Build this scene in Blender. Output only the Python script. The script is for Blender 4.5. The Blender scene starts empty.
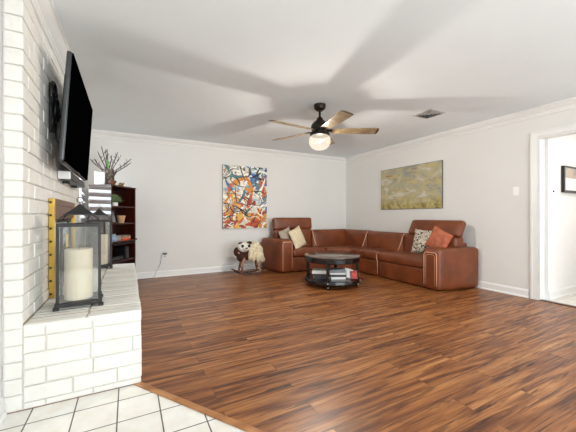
import bpy, bmesh, math, random
from mathutils import Vector, Matrix, noise
random.seed(7)
SC = bpy.context.scene
COL = SC.collection
PI = math.pi

# ------------------------------------------------------------------ camera
cd = bpy.data.cameras.new('camera'); cam = bpy.data.objects.new('camera', cd); COL.objects.link(cam)
cam.location = (0, 0, 1.07); cam.rotation_euler = (PI/2, 0, -math.radians(28.03))
cd.sensor_fit = 'HORIZONTAL'; cd.sensor_width = 36.0; cd.lens = 36.0*299.84/576.0
cd.clip_start = 0.05; cd.clip_end = 100
SC.camera = cam
SC.view_settings.view_transform = 'Standard'; SC.view_settings.look = 'None'
SC.view_settings.gamma = 1.0; SC.view_settings.use_curve_mapping = False
SC.view_settings.exposure = 0.48

# ------------------------------------------------------------------ world and daylight
w = bpy.data.worlds.new('sky'); SC.world = w; w.use_nodes = True
bg = w.node_tree.nodes['Background']; bg.inputs['Color'].default_value = (0.88, 0.94, 1.0, 1); bg.inputs['Strength'].default_value = 1.6

def area(name, loc, rot, sx, sy, power, col=(1, 1, 1)):
    l = bpy.data.lights.new(name, 'AREA'); l.shape = 'RECTANGLE'; l.size = sx; l.size_y = sy
    l.energy = power; l.color = col
    o = bpy.data.objects.new(name, l); COL.objects.link(o); o.location = loc; o.rotation_euler = rot
    return o
# daylight through the wide windows behind the camera, the small left window and the next room
area('daylight_rear', (2.2, -2.75, 1.25), (PI/2, 0, 0), 4.0, 2.0, 150, (0.96, 0.985, 1.0))
area('daylight_small', (-0.80, 4.86, 1.55), (0, -PI/2, 0), 1.1, 0.7, 16, (0.9, 0.95, 1.0))
area('daylight_hall', (6.3, 0.3, 1.4), (0, PI/2, 0), 1.6, 1.6, 15, (1.0, 0.99, 0.98))
area('hall_fill_light', (5.5, 0.9, 2.40), (0, 0, 0), 0.5, 0.5, 8, (1.0, 0.95, 0.88))  # added warm fill that brightens the next room, no fixture there

# fan lamp: constants shared with the fan builder
FAN = Vector((2.08, 3.075, 2.44))
LAMP_DZ = -0.455
ll = bpy.data.lights.new('fan_bulb_light', 'POINT'); ll.energy = 50; ll.color = (1.0, 0.955, 0.89); ll.shadow_soft_size = 0.018
ll.use_nodes = True
_nt = ll.node_tree; _em = _nt.nodes['Emission']; _fo = _nt.nodes.new('ShaderNodeLightFalloff')
_fo.inputs['Strength'].default_value = 1.0; _fo.inputs['Smooth'].default_value = 0.0
_nt.links.new(_fo.outputs['Linear'], _em.inputs['Strength'])
lo = bpy.data.objects.new('fan_bulb_light', ll); COL.objects.link(lo); lo.location = FAN + Vector((0, 0, LAMP_DZ))

# ------------------------------------------------------------------ materials
def srgb(r, g, b):
    f = lambda c: (c/255/12.92) if c/255 <= 0.04045 else ((c/255+0.055)/1.055)**2.4
    return (f(r), f(g), f(b), 1)
class NT:
    def __init__(s, name):
        s.m = bpy.data.materials.new(name); s.m.use_nodes = True
        s.t = s.m.node_tree; s.b = s.t.nodes['Principled BSDF']
    def n(s, typ, **kw):
        x = s.t.nodes.new(typ)
        for k, v in kw.items():
            if k in x.inputs.keys(): x.inputs[k].default_value = v
            else: setattr(x, k, v)
        return x
    def l(s, a, b): s.t.links.new(a, b)
    def coord(s, scale=(1, 1, 1), loc=(0, 0, 0), rot=(0, 0, 0)):
        tc = s.n('ShaderNodeTexCoord'); mp = s.n('ShaderNodeMapping')
        mp.inputs['Scale'].default_value = scale; mp.inputs['Location'].default_value = loc; mp.inputs['Rotation'].default_value = rot
        s.l(tc.outputs['Object'], mp.inputs['Vector']); return mp.outputs['Vector']
    def ramp(s, fac, stops, interp='LINEAR'):
        r = s.n('ShaderNodeValToRGB'); r.color_ramp.interpolation = interp
        e = r.color_ramp.elements
        while len(e) < len(stops): e.new(0.5)
        for i, (p, c) in enumerate(stops): e[i].position = p; e[i].color = c
        s.l(fac, r.inputs['Fac']); return r.outputs['Color']
    def mix(s, fac, a, b, mode='MIX'):
        x = s.n('ShaderNodeMix', data_type='RGBA', blend_type=mode)
        for sock, v in ((x.inputs['Factor'], fac), (x.inputs[6], a), (x.inputs[7], b)):
            if hasattr(v, 'is_linked'): s.l(v, sock)
            else: sock.default_value = v
        return x.outputs[2]
    def bump(s, h, strength=0.3, dist=0.01):
        x = s.n('ShaderNodeBump', Strength=strength, Distance=dist); s.l(h, x.inputs['Height']); s.l(x.outputs[0], s.b.inputs['Normal'])
def mat(name, col, rough=0.6, metal=0.0, noise_amt=0.06, nscale=8.0, bump=0.0, bscale=60.0, bdist=0.004, spec=0.5, coat=0.0, stretch=(1, 1, 1)):
    t = NT(name); b = t.b
    b.inputs['Roughness'].default_value = rough; b.inputs['Metallic'].default_value = metal
    b.inputs['Specular IOR Level'].default_value = spec; b.inputs['Coat Weight'].default_value = coat
    v = t.coord(stretch)
    nz = t.n('ShaderNodeTexNoise', Scale=nscale, Detail=3.0); t.l(v, nz.inputs['Vector'])
    a = tuple(max(0, c*(1-noise_amt*2)) for c in col[:3])+(1,); c2 = tuple(min(1, c*(1+noise_amt*2)) for c in col[:3])+(1,)
    t.l(t.ramp(nz.outputs['Fac'], [(0.3, a), (0.7, c2)]), b.inputs['Base Color'])
    if bump:
        n2 = t.n('ShaderNodeTexNoise', Scale=bscale, Detail=2.0); t.l(v, n2.inputs['Vector']); t.bump(n2.outputs['Fac'], bump, bdist)
    return t.m
def emis(name, col, s):
    t = NT(name); t.b.inputs['Base Color'].default_value = col
    t.b.inputs['Emission Color'].default_value = col; t.b.inputs['Emission Strength'].default_value = s
    return t.m
def clear_glass(name, tint=(1, 1, 1, 1), gloss=0.12, rough=0.02):
    t = NT(name); t.t.nodes.remove(t.b)
    tr = t.n('ShaderNodeBsdfTransparent'); tr.inputs[0].default_value = tint
    gl = t.n('ShaderNodeBsdfGlossy'); gl.inputs['Roughness'].default_value = rough
    mx = t.n('ShaderNodeMixShader'); mx.inputs[0].default_value = gloss
    t.l(tr.outputs[0], mx.inputs[1]); t.l(gl.outputs[0], mx.inputs[2]); t.l(mx.outputs[0], t.t.nodes['Material Output'].inputs['Surface'])
    return t.m

def m_wood_floor():
    t = NT('plank floor')
    v = t.coord((1, 1, 1), (0.31, 0.037, 0))
    br = t.n('ShaderNodeTexBrick', offset=0.37, offset_frequency=2, squash=1.0)
    br.inputs['Scale'].default_value = 1.0; br.inputs['Brick Width'].default_value = 1.22; br.inputs['Row Height'].default_value = 0.127
    br.inputs['Mortar Size'].default_value = 0.0012; br.inputs['Mortar Smooth'].default_value = 0.3; br.inputs['Bias'].default_value = 0.0
    br.inputs['Color1'].default_value = (0, 0, 0, 1); br.inputs['Color2'].default_value = (1, 1, 1, 1); br.inputs['Mortar'].default_value = (0.5, 0.5, 0.5, 1)
    t.l(v, br.inputs['Vector'])
    # shift the grain per plank
    sep = t.n('ShaderNodeSeparateColor'); t.l(br.outputs['Color'], sep.inputs[0])
    mul = t.n('ShaderNodeMath', operation='MULTIPLY'); t.l(sep.outputs[0], mul.inputs[0]); mul.inputs[1].default_value = 3.1
    cmb = t.n('ShaderNodeCombineXYZ'); t.l(mul.outputs[0], cmb.inputs[0]); t.l(mul.outputs[0], cmb.inputs[2])
    def grain(sx, sy, detail, dist, rough=0.55):
        mp = t.n('ShaderNodeMapping'); mp.inputs['Scale'].default_value = (sx, sy, 1); t.l(v, mp.inputs['Vector'])
        ad = t.n('ShaderNodeVectorMath', operation='ADD'); t.l(mp.outputs[0], ad.inputs[0]); t.l(cmb.outputs[0], ad.inputs[1])
        nz = t.n('ShaderNodeTexNoise', Scale=1.0, Detail=detail, Roughness=rough, Distortion=dist); t.l(ad.outputs[0], nz.inputs['Vector'])
        return nz.outputs['Fac']
    g1 = grain(0.85, 14, 5, 1.3); g2 = grain(2.4, 58, 4, 1.4); g4 = grain(1.3, 30, 3, 2.2); g3 = grain(1.0, 7, 3, 1.8)
    c = t.ramp(g1, [(0.30, srgb(84, 44, 22)), (0.43, srgb(132, 78, 40)), (0.55, srgb(164, 106, 58)), (0.72, srgb(192, 138, 84))])
    c2 = t.ramp(g2, [(0.38, srgb(118, 72, 44)), (0.56, srgb(255, 255, 255))])
    c = t.mix(0.42, c, c2, 'MULTIPLY')
    c3 = t.ramp(g3, [(0.34, srgb(82, 52, 38)), (0.43, srgb(255, 255, 255))])
    c = t.mix(0.5, c, c3, 'MULTIPLY')
    c = t.mix(0.75, c, t.ramp(g4, [(0.36, srgb(84, 48, 32)), (0.40, srgb(255, 255, 255))]), 'MULTIPLY')
    tone = t.ramp(br.outputs['Color'], [(0.0, srgb(215, 200, 190)), (1.0, srgb(255, 255, 255))])
    c = t.mix(0.3, c, tone, 'MULTIPLY')
    inv = t.ramp(br.outputs['Fac'], [(0.2, (1, 1, 1, 1)), (0.9, srgb(120, 80, 60))])
    c = t.mix(1.0, c, inv, 'MULTIPLY')
    t.l(c, t.b.inputs['Base Color'])
    rr = t.ramp(g2, [(0.3, (0.42, 0.42, 0.42, 1)), (0.7, (0.30, 0.30, 0.30, 1))])
    t.l(rr, t.b.inputs['Roughness']); t.bump(g2, 0.12, 0.002)
    t.b.inputs['Specular IOR Level'].default_value = 0.5
    return t.m
def m_tile(name, size, ox, oy, tcol, gcol, gap):
    t = NT(name); v = t.coord((1, 1, 1), (-ox, -oy, 0))
    br = t.n('ShaderNodeTexBrick', offset=0.0, offset_frequency=2, squash=1.0)
    for k, x in (('Scale', 1.0), ('Brick Width', size), ('Row Height', size), ('Mortar Size', gap), ('Mortar Smooth', 0.1), ('Bias', 0.0)): br.inputs[k].default_value = x
    br.inputs['Color1'].default_value = tcol; br.inputs['Color2'].default_value = tuple(c*0.95 for c in tcol[:3])+(1,); br.inputs['Mortar'].default_value = gcol
    t.l(v, br.inputs['Vector'])
    nz = t.n('ShaderNodeTexNoise', Scale=9.0, Detail=4.0); t.l(v, nz.inputs['Vector'])
    c = t.mix(0.5, br.outputs['Color'], t.ramp(nz.outputs['Fac'], [(0.35, srgb(236, 230, 220)), (0.65, srgb(255, 255, 255))]), 'MULTIPLY')
    t.l(c, t.b.inputs['Base Color']); t.b.inputs['Roughness'].default_value = 0.35
    iv = t.ramp(br.outputs['Fac'], [(0, (1, 1, 1, 1)), (1, (0, 0, 0, 1))]); t.bump(iv, 0.5, 0.003)
    return t.m
def m_leather(name, col):
    t = NT(name); v = t.coord()
    n1 = t.n('ShaderNodeTexNoise', Scale=5.0, Detail=4.0); t.l(v, n1.inputs['Vector'])
    a = tuple(c*0.72 for c in col[:3])+(1,); b = tuple(min(1, c*1.28) for c in col[:3])+(1,)
    t.l(t.ramp(n1.outputs['Fac'], [(0.3, a), (0.7, b)]), t.b.inputs['Base Color'])
    vo = t.n('ShaderNodeTexVoronoi', Scale=240.0); t.l(v, vo.inputs['Vector'])
    n2 = t.n('ShaderNodeTexNoise', Scale=14.0, Detail=3.0, Distortion=1.0); t.l(v, n2.inputs['Vector'])
    mx = t.mix(0.75, vo.outputs['Distance'], n2.outputs['Fac']); t.bump(mx, 0.35, 0.012)
    t.b.inputs['Roughness'].default_value = 0.33; t.b.inputs['Specular IOR Level'].default_value = 0.5
    return t.m
def m_landscape():
    """hazy yellow green canvas, local y across (0 near edge .. 1.37), z up"""
    t = NT('yellow green canvas'); v = t.coord((1, 1, 1))
    def nz(scale, sc, detail=4, dist=1.0, loc=(0, 0, 0)):
        mp = t.n('ShaderNodeMapping'); mp.inputs['Scale'].default_value = sc; mp.inputs['Location'].default_value = loc; t.l(v, mp.inputs['Vector'])
        n = t.n('ShaderNodeTexNoise', Scale=scale, Detail=detail, Distortion=dist); t.l(mp.outputs[0], n.inputs['Vector']); return n.outputs['Fac']
    tc = t.n('ShaderNodeSeparateXYZ'); t.l(v, tc.inputs[0])
    zz = tc.outputs[2]; 
    base = t.ramp(nz(3.4, (1, 1, 1.6), 5), [(0.32, srgb(142, 144, 138)), (0.45, srgb(166, 160, 136)), (0.56, srgb(178, 168, 132)), (0.66, srgb(196, 194, 186))])
    yel = t.ramp(nz(4.0, (1, 1, 2.6), loc=(3, 3, 3)), [(0.50, (0, 0, 0, 1)), (0.66, (0.7, 0.7, 0.7, 1))])
    c = t.mix(yel, base, srgb(192, 172, 112))
    lowm = t.ramp(zz, [(0.0, (1, 1, 1, 1)), (0.08, (1, 1, 1, 1)), (0.24, (0, 0, 0, 1))])
    grass = t.ramp(nz(7.0, (1, 1.1, 0.8), loc=(1, 7, 0)), [(0.36, srgb(120, 106, 66)), (0.5, srgb(164, 146, 84)), (0.66, srgb(186, 176, 128))])
    c = t.mix(lowm, c, grass)
    rust = t.ramp(nz(4.0, (1, 0.7, 6), loc=(9, 1, 5)), [(0.62, (0, 0, 0, 1)), (0.68, (0.8, 0.8, 0.8, 1))])
    c = t.mix(rust, c, srgb(150, 118, 62))
    dk = t.ramp(nz(7.0, (1, 0.7, 3.5), 2, 0.4, loc=(5, 2, 8)), [(0.70, (0, 0, 0, 1)), (0.715, (1, 1, 1, 1))])
    c = t.mix(dk, c, srgb(44, 38, 34))
    t.l(c, t.b.inputs['Base Color']); t.b.inputs['Roughness'].default_value = 0.55
    t.bump(nz(26, (1, 1, 1)), 0.3, 0.004)
    return t.m
def m_speckle():
    t = NT('leopard print'); v = t.coord()
    vo = t.n('ShaderNodeTexVoronoi', Scale=24.0, feature='SMOOTH_F1'); t.l(v, vo.inputs['Vector'])
    nz = t.n('ShaderNodeTexNoise', Scale=16.0, Detail=2.0, Distortion=2.0); t.l(v, nz.inputs['Vector'])
    c = t.ramp(nz.outputs['Fac'], [(0.40, srgb(30, 28, 26)), (0.455, srgb(90, 72, 50)), (0.48, srgb(236, 228, 214)), (0.66, srgb(150, 132, 100))])
    t.l(c, t.b.inputs['Base Color']); t.b.inputs['Roughness'].default_value = 0.85
    return t.m
def m_grain(name, dark, light, rough=0.35, scale=(14, 14, 1.5)):
    t = NT(name); v = t.coord(scale)
    nz = t.n('ShaderNodeTexNoise', Scale=2.0, Detail=4.0, Distortion=0.8); t.l(v, nz.inputs['Vector'])
    t.l(t.ramp(nz.outputs['Fac'], [(0.35, dark), (0.65, light)]), t.b.inputs['Base Color']); t.b.inputs['Roughness'].default_value = rough
    return t.m

M = {}
M['wall'] = mat('wall paint', srgb(220, 218, 214), 0.75, noise_amt=0.008, nscale=2, bump=0.06, bscale=140)
M['ceil'] = mat('ceiling paint', srgb(233, 239, 241), 0.85, noise_amt=0.008, nscale=2, bump=0.1, bscale=90)
M['trim'] = mat('trim paint', srgb(228, 227, 224), 0.4, noise_amt=0.005)
M['hallwall'] = mat('hall wall paint', srgb(232, 230, 228), 0.7, noise_amt=0.005)
M['brick'] = mat('painted brick', srgb(229, 226, 219), 0.55, noise_amt=0.02, nscale=9, bump=0.55, bscale=38, bdist=0.006)
M['mortar'] = mat('painted mortar', srgb(218, 214, 206), 0.7, noise_amt=0.02, nscale=12, bump=0.6, bscale=60, bdist=0.005)
M['floor'] = m_wood_floor()
M['tile'] = m_tile('square tile', 0.208, -0.0521, 1.993, srgb(246, 243, 237), srgb(92, 86, 78), 0.0036)
M['halltile'] = m_tile('hall tile', 0.33, 0.1, 0.1, srgb(226, 222, 214), srgb(170, 165, 155), 0.004)
M['oak'] = m_grain('oak strip', srgb(150, 98, 56), srgb(186, 132, 84), 0.35, (3, 3, 3))
M['leather'] = m_leather('brown leather', srgb(116, 59, 30))
M['leatherdark'] = m_leather('shadow leather', srgb(92, 40, 22))
M['piping'] = mat('tan piping', srgb(214, 156, 124), 0.5)
M['black'] = mat('black plastic', srgb(20, 20, 21), 0.35)
M['screen'] = mat('dark screen', srgb(3, 3, 4), 0.5, noise_amt=0.0, spec=0.0)
M['silver'] = mat('grey bezel', srgb(74, 76, 78), 0.35, 0.6)
M['lantern'] = mat('dark pewter metal', srgb(46, 45, 44), 0.5, 0.3, bump=0.15)
M['glass'] = clear_glass('clear glass', (0.97, 0.98, 0.98, 1), 0.10)
M['pane'] = clear_glass('window pane', (0.97, 0.99, 1, 1), 0.05)
M['wax'] = mat('ivory wax', srgb(236, 223, 196), 0.5, noise_amt=0.03, nscale=5)
M['wax'].node_tree.nodes['Principled BSDF'].inputs['Subsurface Weight'].default_value = 0.15
M['wick'] = mat('wick', srgb(40, 36, 30), 0.9)
M['brass'] = mat('polished brass', srgb(214, 176, 78), 0.32, 0.75, noise_amt=0.05, nscale=20)
M['bronzeglass'] = mat('bronze door glass', srgb(44, 34, 27), 0.08, 0.0, noise_amt=0.02, spec=0.7)
M['cherry'] = m_grain('cherry wood', srgb(40, 12, 8), srgb(70, 24, 14), 0.28, (10, 10, 1.2))
M['cherryside'] = m_grain('polished cherry side', srgb(40, 25, 20), srgb(62, 40, 30), 0.10, (10, 10, 1.2))
M['cherryside'].node_tree.nodes['Principled BSDF'].inputs['Coat Weight'].default_value = 0.9
M['cherryside'].node_tree.nodes['Principled BSDF'].inputs['Coat Roughness'].default_value = 0.06
M['cherryside'].node_tree.nodes['Principled BSDF'].inputs['Coat IOR'].default_value = 1.75
M['espresso'] = m_grain('espresso wood', srgb(12, 8, 8), srgb(28, 18, 16), 0.22, (8, 8, 2))
M['stone'] = mat('taupe stone top', srgb(98, 84, 76), 0.16, noise_amt=0.18, nscale=7, spec=0.7)
M['nail'] = mat('silver nailhead', srgb(210, 205, 198), 0.3, 0.8)
M['fanmetal'] = mat('aged bronze', srgb(52, 46, 40), 0.4, 0.7)
M['blade'] = m_grain('brushed oak blade', srgb(140, 118, 88), srgb(184, 162, 126), 0.35, (4, 4, 4))
M['bladetip'] = mat('dark blade edge', srgb(70, 56, 42), 0.5)
def lit_glass():
    t = NT('lit frosted lamp glass'); t.t.nodes.remove(t.b)
    tr = t.n('ShaderNodeBsdfTransparent'); tr.inputs[0].default_value = (1, 0.98, 0.95, 1)
    em = t.n('ShaderNodeEmission'); em.inputs[0].default_value = (1, 0.90, 0.74, 1); em.inputs[1].default_value = 1.25
    gl = t.n('ShaderNodeBsdfGlossy'); gl.inputs['Roughness'].default_value = 0.1
    m1 = t.n('ShaderNodeMixShader'); m1.inputs[0].default_value = 0.30; m2 = t.n('ShaderNodeMixShader'); m2.inputs[0].default_value = 0.08
    t.l(tr.outputs[0], m1.inputs[1]); t.l(em.outputs[0], m1.inputs[2]); t.l(m1.outputs[0], m2.inputs[1]); t.l(gl.outputs[0], m2.inputs[2])
    t.l(m2.outputs[0], t.t.nodes['Material Output'].inputs['Surface']); return t.m
M['globe'] = lit_glass()
M['bulb'] = emis('lit bulb', (1.0, 0.9, 0.72, 1), 60)
M['ventwhite'] = mat('vent enamel', srgb(200, 198, 194), 0.5)
M['louvre'] = mat('vent louvre', srgb(150, 148, 144), 0.5)
M['ventdark'] = mat('vent duct', srgb(26, 25, 24), 0.9)
M['plate'] = mat('switch plate', srgb(240, 238, 233), 0.4, noise_amt=0.0)
M['art1'] = mat('primed canvas', srgb(214, 208, 190), 0.6, noise_amt=0.06, nscale=6); M['art2'] = m_landscape()
M['canvasedge'] = mat('canvas edge', srgb(88, 90, 84), 0.8)
M['frameblack'] = mat('black frame', srgb(24, 23, 24), 0.4)
M['mat'] = mat('print with white mount', srgb(226, 226, 226), 0.5, noise_amt=0.0)
M['photo'] = mat('faded print', srgb(176, 160, 146), 0.5, noise_amt=0.2, nscale=4)
M['grey_pillow'] = mat('grey beige cloth', srgb(172, 158, 142), 0.9, noise_amt=0.05, bump=0.3, bscale=120)
M['cream_pillow'] = mat('cream nubby cloth', srgb(226, 208, 176), 0.9, noise_amt=0.06, nscale=30, bump=0.7, bscale=60, bdist=0.01)
M['leopard'] = m_speckle()
M['orange_pillow'] = mat('burnt orange cloth', srgb(176, 98, 70), 0.8, noise_amt=0.16, nscale=16, bump=0.5, bscale=40, bdist=0.008)
M['wool'] = mat('cream wool', srgb(220, 206, 174), 0.95, noise_amt=0.12, nscale=26, bump=1.0, bscale=60, bdist=0.02)
M['brownplush'] = mat('brown plush', srgb(66, 34, 22), 0.95, noise_amt=0.15, nscale=26, bump=1.0, bscale=70, bdist=0.015)
M['whiteplush'] = mat('white plush', srgb(232, 226, 214), 0.95, noise_amt=0.04, bump=0.8, bscale=70, bdist=0.01)
M['toywood'] = m_grain('toy wood', srgb(150, 100, 76), srgb(196, 152, 124), 0.5, (3, 3, 3))
M['darkwood'] = m_grain('dark stained wood', srgb(48, 26, 18), srgb(78, 44, 30), 0.4, (3, 3, 3))
M['whitebox'] = mat('white plastic', srgb(236, 236, 234), 0.35, noise_amt=0.0)
M['wicker'] = mat('woven vase', srgb(112, 100, 88), 0.6, noise_amt=0.6, nscale=30)
M['twig'] = mat('purple brown twig', srgb(86, 68, 74), 0.8, noise_amt=0.15)
M['leaf'] = mat('green leaf', srgb(104, 150, 78), 0.6, noise_amt=0.2, nscale=20)
M['leafdark'] = mat('dusty green leaf', srgb(134, 156, 112), 0.6, noise_amt=0.25, nscale=20)
M['gold'] = mat('antique gold', srgb(150, 124, 66), 0.4, 0.5, noise_amt=0.2, nscale=40)
M['bowl'] = mat('brown ceramic bowl', srgb(112, 66, 44), 0.35, noise_amt=0.25, nscale=20)
M['terracotta'] = mat('buff clay', srgb(196, 154, 116), 0.8, noise_amt=0.05)
M['book_white'] = mat('white cover', srgb(226, 224, 218), 0.5, noise_amt=0.01)
M['book_dark'] = mat('charcoal cover', srgb(44, 42, 44), 0.4)
M['book_grey'] = mat('grey cover', srgb(120, 122, 126), 0.4, noise_amt=0.1, nscale=12)
M['book_red'] = mat('red cover', srgb(196, 62, 46), 0.45, noise_amt=0.3, nscale=14)
M['book_blue'] = mat('pale blue cover', srgb(150, 176, 206), 0.45, noise_amt=0.15, nscale=18)
M['book_tan'] = mat('tan cover', srgb(180, 128, 86), 0.5, noise_amt=0.1)
M['paper'] = mat('page block', srgb(230, 224, 208), 0.8, noise_amt=0.03, nscale=60)
M['blind'] = mat('blind slat', srgb(240, 240, 238), 0.5, noise_amt=0.0)
M['eyeblack'] = mat('black bead', srgb(14, 12, 12), 0.2, noise_amt=0.0)

# ------------------------------------------------------------------ mesh helpers
def bx(bm, x0, x1, y0, y1, z0, z1):
    v = [bm.verts.new(p) for p in ((x0,y0,z0),(x1,y0,z0),(x1,y1,z0),(x0,y1,z0),(x0,y0,z1),(x1,y0,z1),(x1,y1,z1),(x0,y1,z1))]
    for f in ((0,3,2,1),(4,5,6,7),(0,1,5,4),(1,2,6,5),(2,3,7,6),(3,0,4,7)): bm.faces.new([v[i] for i in f])
    return v
def box(x0, x1, y0, y1, z0, z1):
    bm = bmesh.new(); bx(bm, x0, x1, y0, y1, z0, z1); return bm
def prism(bm, pts, z0, z1):
    a = [bm.verts.new((p[0], p[1], z0)) for p in pts]; b = [bm.verts.new((p[0], p[1], z1)) for p in pts]
    n = len(pts)
    bm.faces.new(a[::-1]); bm.faces.new(b)
    for i in range(n): bm.faces.new([a[i], a[(i+1) % n], b[(i+1) % n], b[i]])
def lathe(bm, prof, seg=32, c=(0, 0, 0), close=True):
    rings = []
    for r, z in prof:
        if r < 1e-5: rings.append([bm.verts.new((c[0], c[1], c[2]+z))])
        else: rings.append([bm.verts.new((c[0]+r*math.cos(2*PI*i/seg), c[1]+r*math.sin(2*PI*i/seg), c[2]+z)) for i in range(seg)])
    for a, b in zip(rings, rings[1:]):
        for i in range(seg):
            j = (i+1) % seg
            if len(a) == 1 and len(b) == 1: continue
            if len(a) == 1: bm.faces.new([a[0], b[i], b[j]][::-1])
            elif len(b) == 1: bm.faces.new([a[i], a[j], b[0]])
            else: bm.faces.new([a[i], a[j], b[j], b[i]])
def tube(bm, pts, r, seg=8, r1=None):
    pts = [Vector(p) for p in pts]; n = len(pts); rings = []
    for i, p in enumerate(pts):
        t = (pts[min(i+1, n-1)]-pts[max(i-1, 0)]).normalized()
        ref = Vector((0, 0, 1)) if abs(t.z) < 0.9 else Vector((1, 0, 0))
        a = t.cross(ref).normalized(); b = t.cross(a)
        rr = r if r1 is None else r+(r1-r)*i/(n-1)
        rings.append([bm.verts.new(p+a*rr*math.cos(2*PI*k/seg)+b*rr*math.sin(2*PI*k/seg)) for k in range(seg)])
    for A, B in zip(rings, rings[1:]):
        for k in range(seg): bm.faces.new([A[k], A[(k+1) % seg], B[(k+1) % seg], B[k]])
    bm.faces.new(rings[0][::-1]); bm.faces.new(rings[-1])
def ellipsoid(bm, c, r, seg=20, rings=14, rot=None):
    m = Matrix.Translation(c) @ (rot.to_4x4() if rot else Matrix()) @ Matrix.Diagonal((r[0], r[1], r[2], 1))
    bmesh.ops.create_uvsphere(bm, u_segments=seg, v_segments=rings, radius=1, matrix=m)
def soft(bm, x0, x1, y0, y1, z0, z1, r=0.04, bulge=(0, 0, 0), n=12, m=None):
    """rounded, slightly swollen box"""
    tmp = bmesh.new(); bmesh.ops.create_cube(tmp, size=2)
    bmesh.ops.subdivide_edges(tmp, edges=tmp.edges[:], cuts=n, use_grid_fill=True)
    C = Vector(((x0+x1)/2, (y0+y1)/2, (z0+z1)/2)); H = Vector(((x1-x0)/2, (y1-y0)/2, (z1-z0)/2))
    r = min(r, *H)
    def warp(t, h):   # denser sampling near the edges
        return math.sin(t*PI/2)*h
    for v in tmp.verts:
        u = v.co.copy(); p = Vector([warp(u[i], H[i]) for i in range(3)])
        inner = Vector([max(-(H[i]-r), min(H[i]-r, p[i])) for i in range(3)])
        d = p-inner
        if d.length > 1e-9: p = inner+d.normalized()*r
        s = [1-(p[i]/H[i])**2 for i in range(3)]
        s = [max(0, x) for x in s]
        p.x += math.copysign(bulge[0]*s[1]*s[2], p.x) if abs(p.x) > H.x-r*1.01 else 0
        p.y += math.copysign(bulge[1]*s[0]*s[2], p.y) if abs(p.y) > H.y-r*1.01 else 0
        p.z += math.copysign(bulge[2]*s[0]*s[1], p.z) if abs(p.z) > H.z-r*1.01 else 0
        v.co = p+C
        if m is not None: v.co = m @ v.co
    me = bpy.data.meshes.new('t'); tmp.to_mesh(me); tmp.free(); bm.from_mesh(me); bpy.data.meshes.remove(me)
def softbm(*a, **k):
    bm = bmesh.new(); soft(bm, *a, **k); return bm
def obj(name, bm, m, parent=None, smooth=False, bevel=0, loc=None, rot=None):
    bmesh.ops.recalc_face_normals(bm, faces=bm.faces[:])
    me = bpy.data.meshes.new(name); bm.to_mesh(me); bm.free()
    mats = m if isinstance(m, (list, tuple)) else [m]
    for x in mats: me.materials.append(x)
    if smooth:
        for p in me.polygons: p.use_smooth = True
    o = bpy.data.objects.new(name, me); COL.objects.link(o)
    if bevel:
        b = o.modifiers.new('bevel', 'BEVEL'); b.width = bevel; b.segments = 2; b.limit_method = 'ANGLE'; b.angle_limit = 0.7
    if parent: o.parent = parent
    if loc: o.location = loc
    if rot: o.rotation_euler = rot
    return o
def autosmooth(o, ang=35):
    for p in o.data.polygons: p.use_smooth = True
    bm = bmesh.new(); bm.from_mesh(o.data)
    for e in bm.edges:
        e.smooth = not (len(e.link_faces) == 2 and e.calc_face_angle(0) > math.radians(ang))
    bm.to_mesh(o.data); bm.free(); return o
def tag(o, label, cat, group=None, kind=None):
    o['label'] = label; o['category'] = cat
    if group: o['group'] = group
    if kind: o['kind'] = kind
    return o
def thing(name, label, cat, loc=(0, 0, 0), rotz=0, group=None):
    o = bpy.data.objects.new(name, None); COL.objects.link(o); o.location = loc; o.rotation_euler = (0, 0, rotz)
    o.empty_display_size = 0.1
    return tag(o, label, cat, group)
def struct(name, bm, m, label, parent=None, **k):
    o = obj(name, bm, m, parent, **k); o['kind'] = 'structure'; o['label'] = label; return o

# ------------------------------------------------------------------ the setting
XR, YB, XL, XC = 4.6156, 5.70, -0.60, -0.5125      # right wall, back wall, left wall, chimney face
H = 2.44; YF = -2.6; T = 0.12
DY0, DY1, DZ = 0.92, 1.872, 2.070                  # doorway in the right wall
HX = 0.074; HY0, HY1, HZ = 2.138, 4.316, 0.4676    # hearth edge, ends and top

# floors: wood to the right of a slanting border, tile to the left
dv = (0.5556, -0.8315)
bp0 = (HX, HY0); k1 = (HY0-YF)/0.8315; bp1 = (HX+dv[0]*k1, YF)
bm = bmesh.new(); prism(bm, [bp0, bp1, (XR, YF), (XR, YB), (XL, YB), (XL, HY0)], -0.05, 0.0)
struct('floor', bm, M['floor'], 'reddish brown wood plank floor running across the room')
bm = bmesh.new(); prism(bm, [bp0, (XL, HY0), (XL, YF), bp1], -0.05, 0.0)
struct('floor.001', bm, M['tile'], 'white square tile floor with dark grout in front of the hearth')
bm = bmesh.new(); px_, py_ = 0.8315, 0.5556; wd = 0.040
q = [(bp0[0]-0.002, bp0[1]-0.002), (bp1[0], bp1[1]), (bp1[0]-px_*wd, bp1[1]-py_*wd*0), (bp0[0]-0.045, bp0[1]-0.006)]
q = [(HX+0.002, HY0-0.001), (bp1[0], YF+0.003), (bp1[0]-wd/px_, YF+0.003), (HX-wd/px_+0.002, HY0-0.001)]
prism(bm, q, 0.0, 0.008)
struct('trim_1', bm, M['oak'], 'honey oak threshold strip between the wood planks and the white tile', bevel=0.003)
struct('floor.002', box(XR+0.02, 6.6, -1.2, 1.82, -0.05, -0.002), M['halltile'], 'pale tile floor of the next room beyond the doorway')
struct('trim_2', box(XR-0.02, XR+0.04, DY0+0.018, DY1-0.018, -0.001, 0.009), M['darkwood'], 'dark wood threshold strip across the doorway', bevel=0.003)

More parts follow.
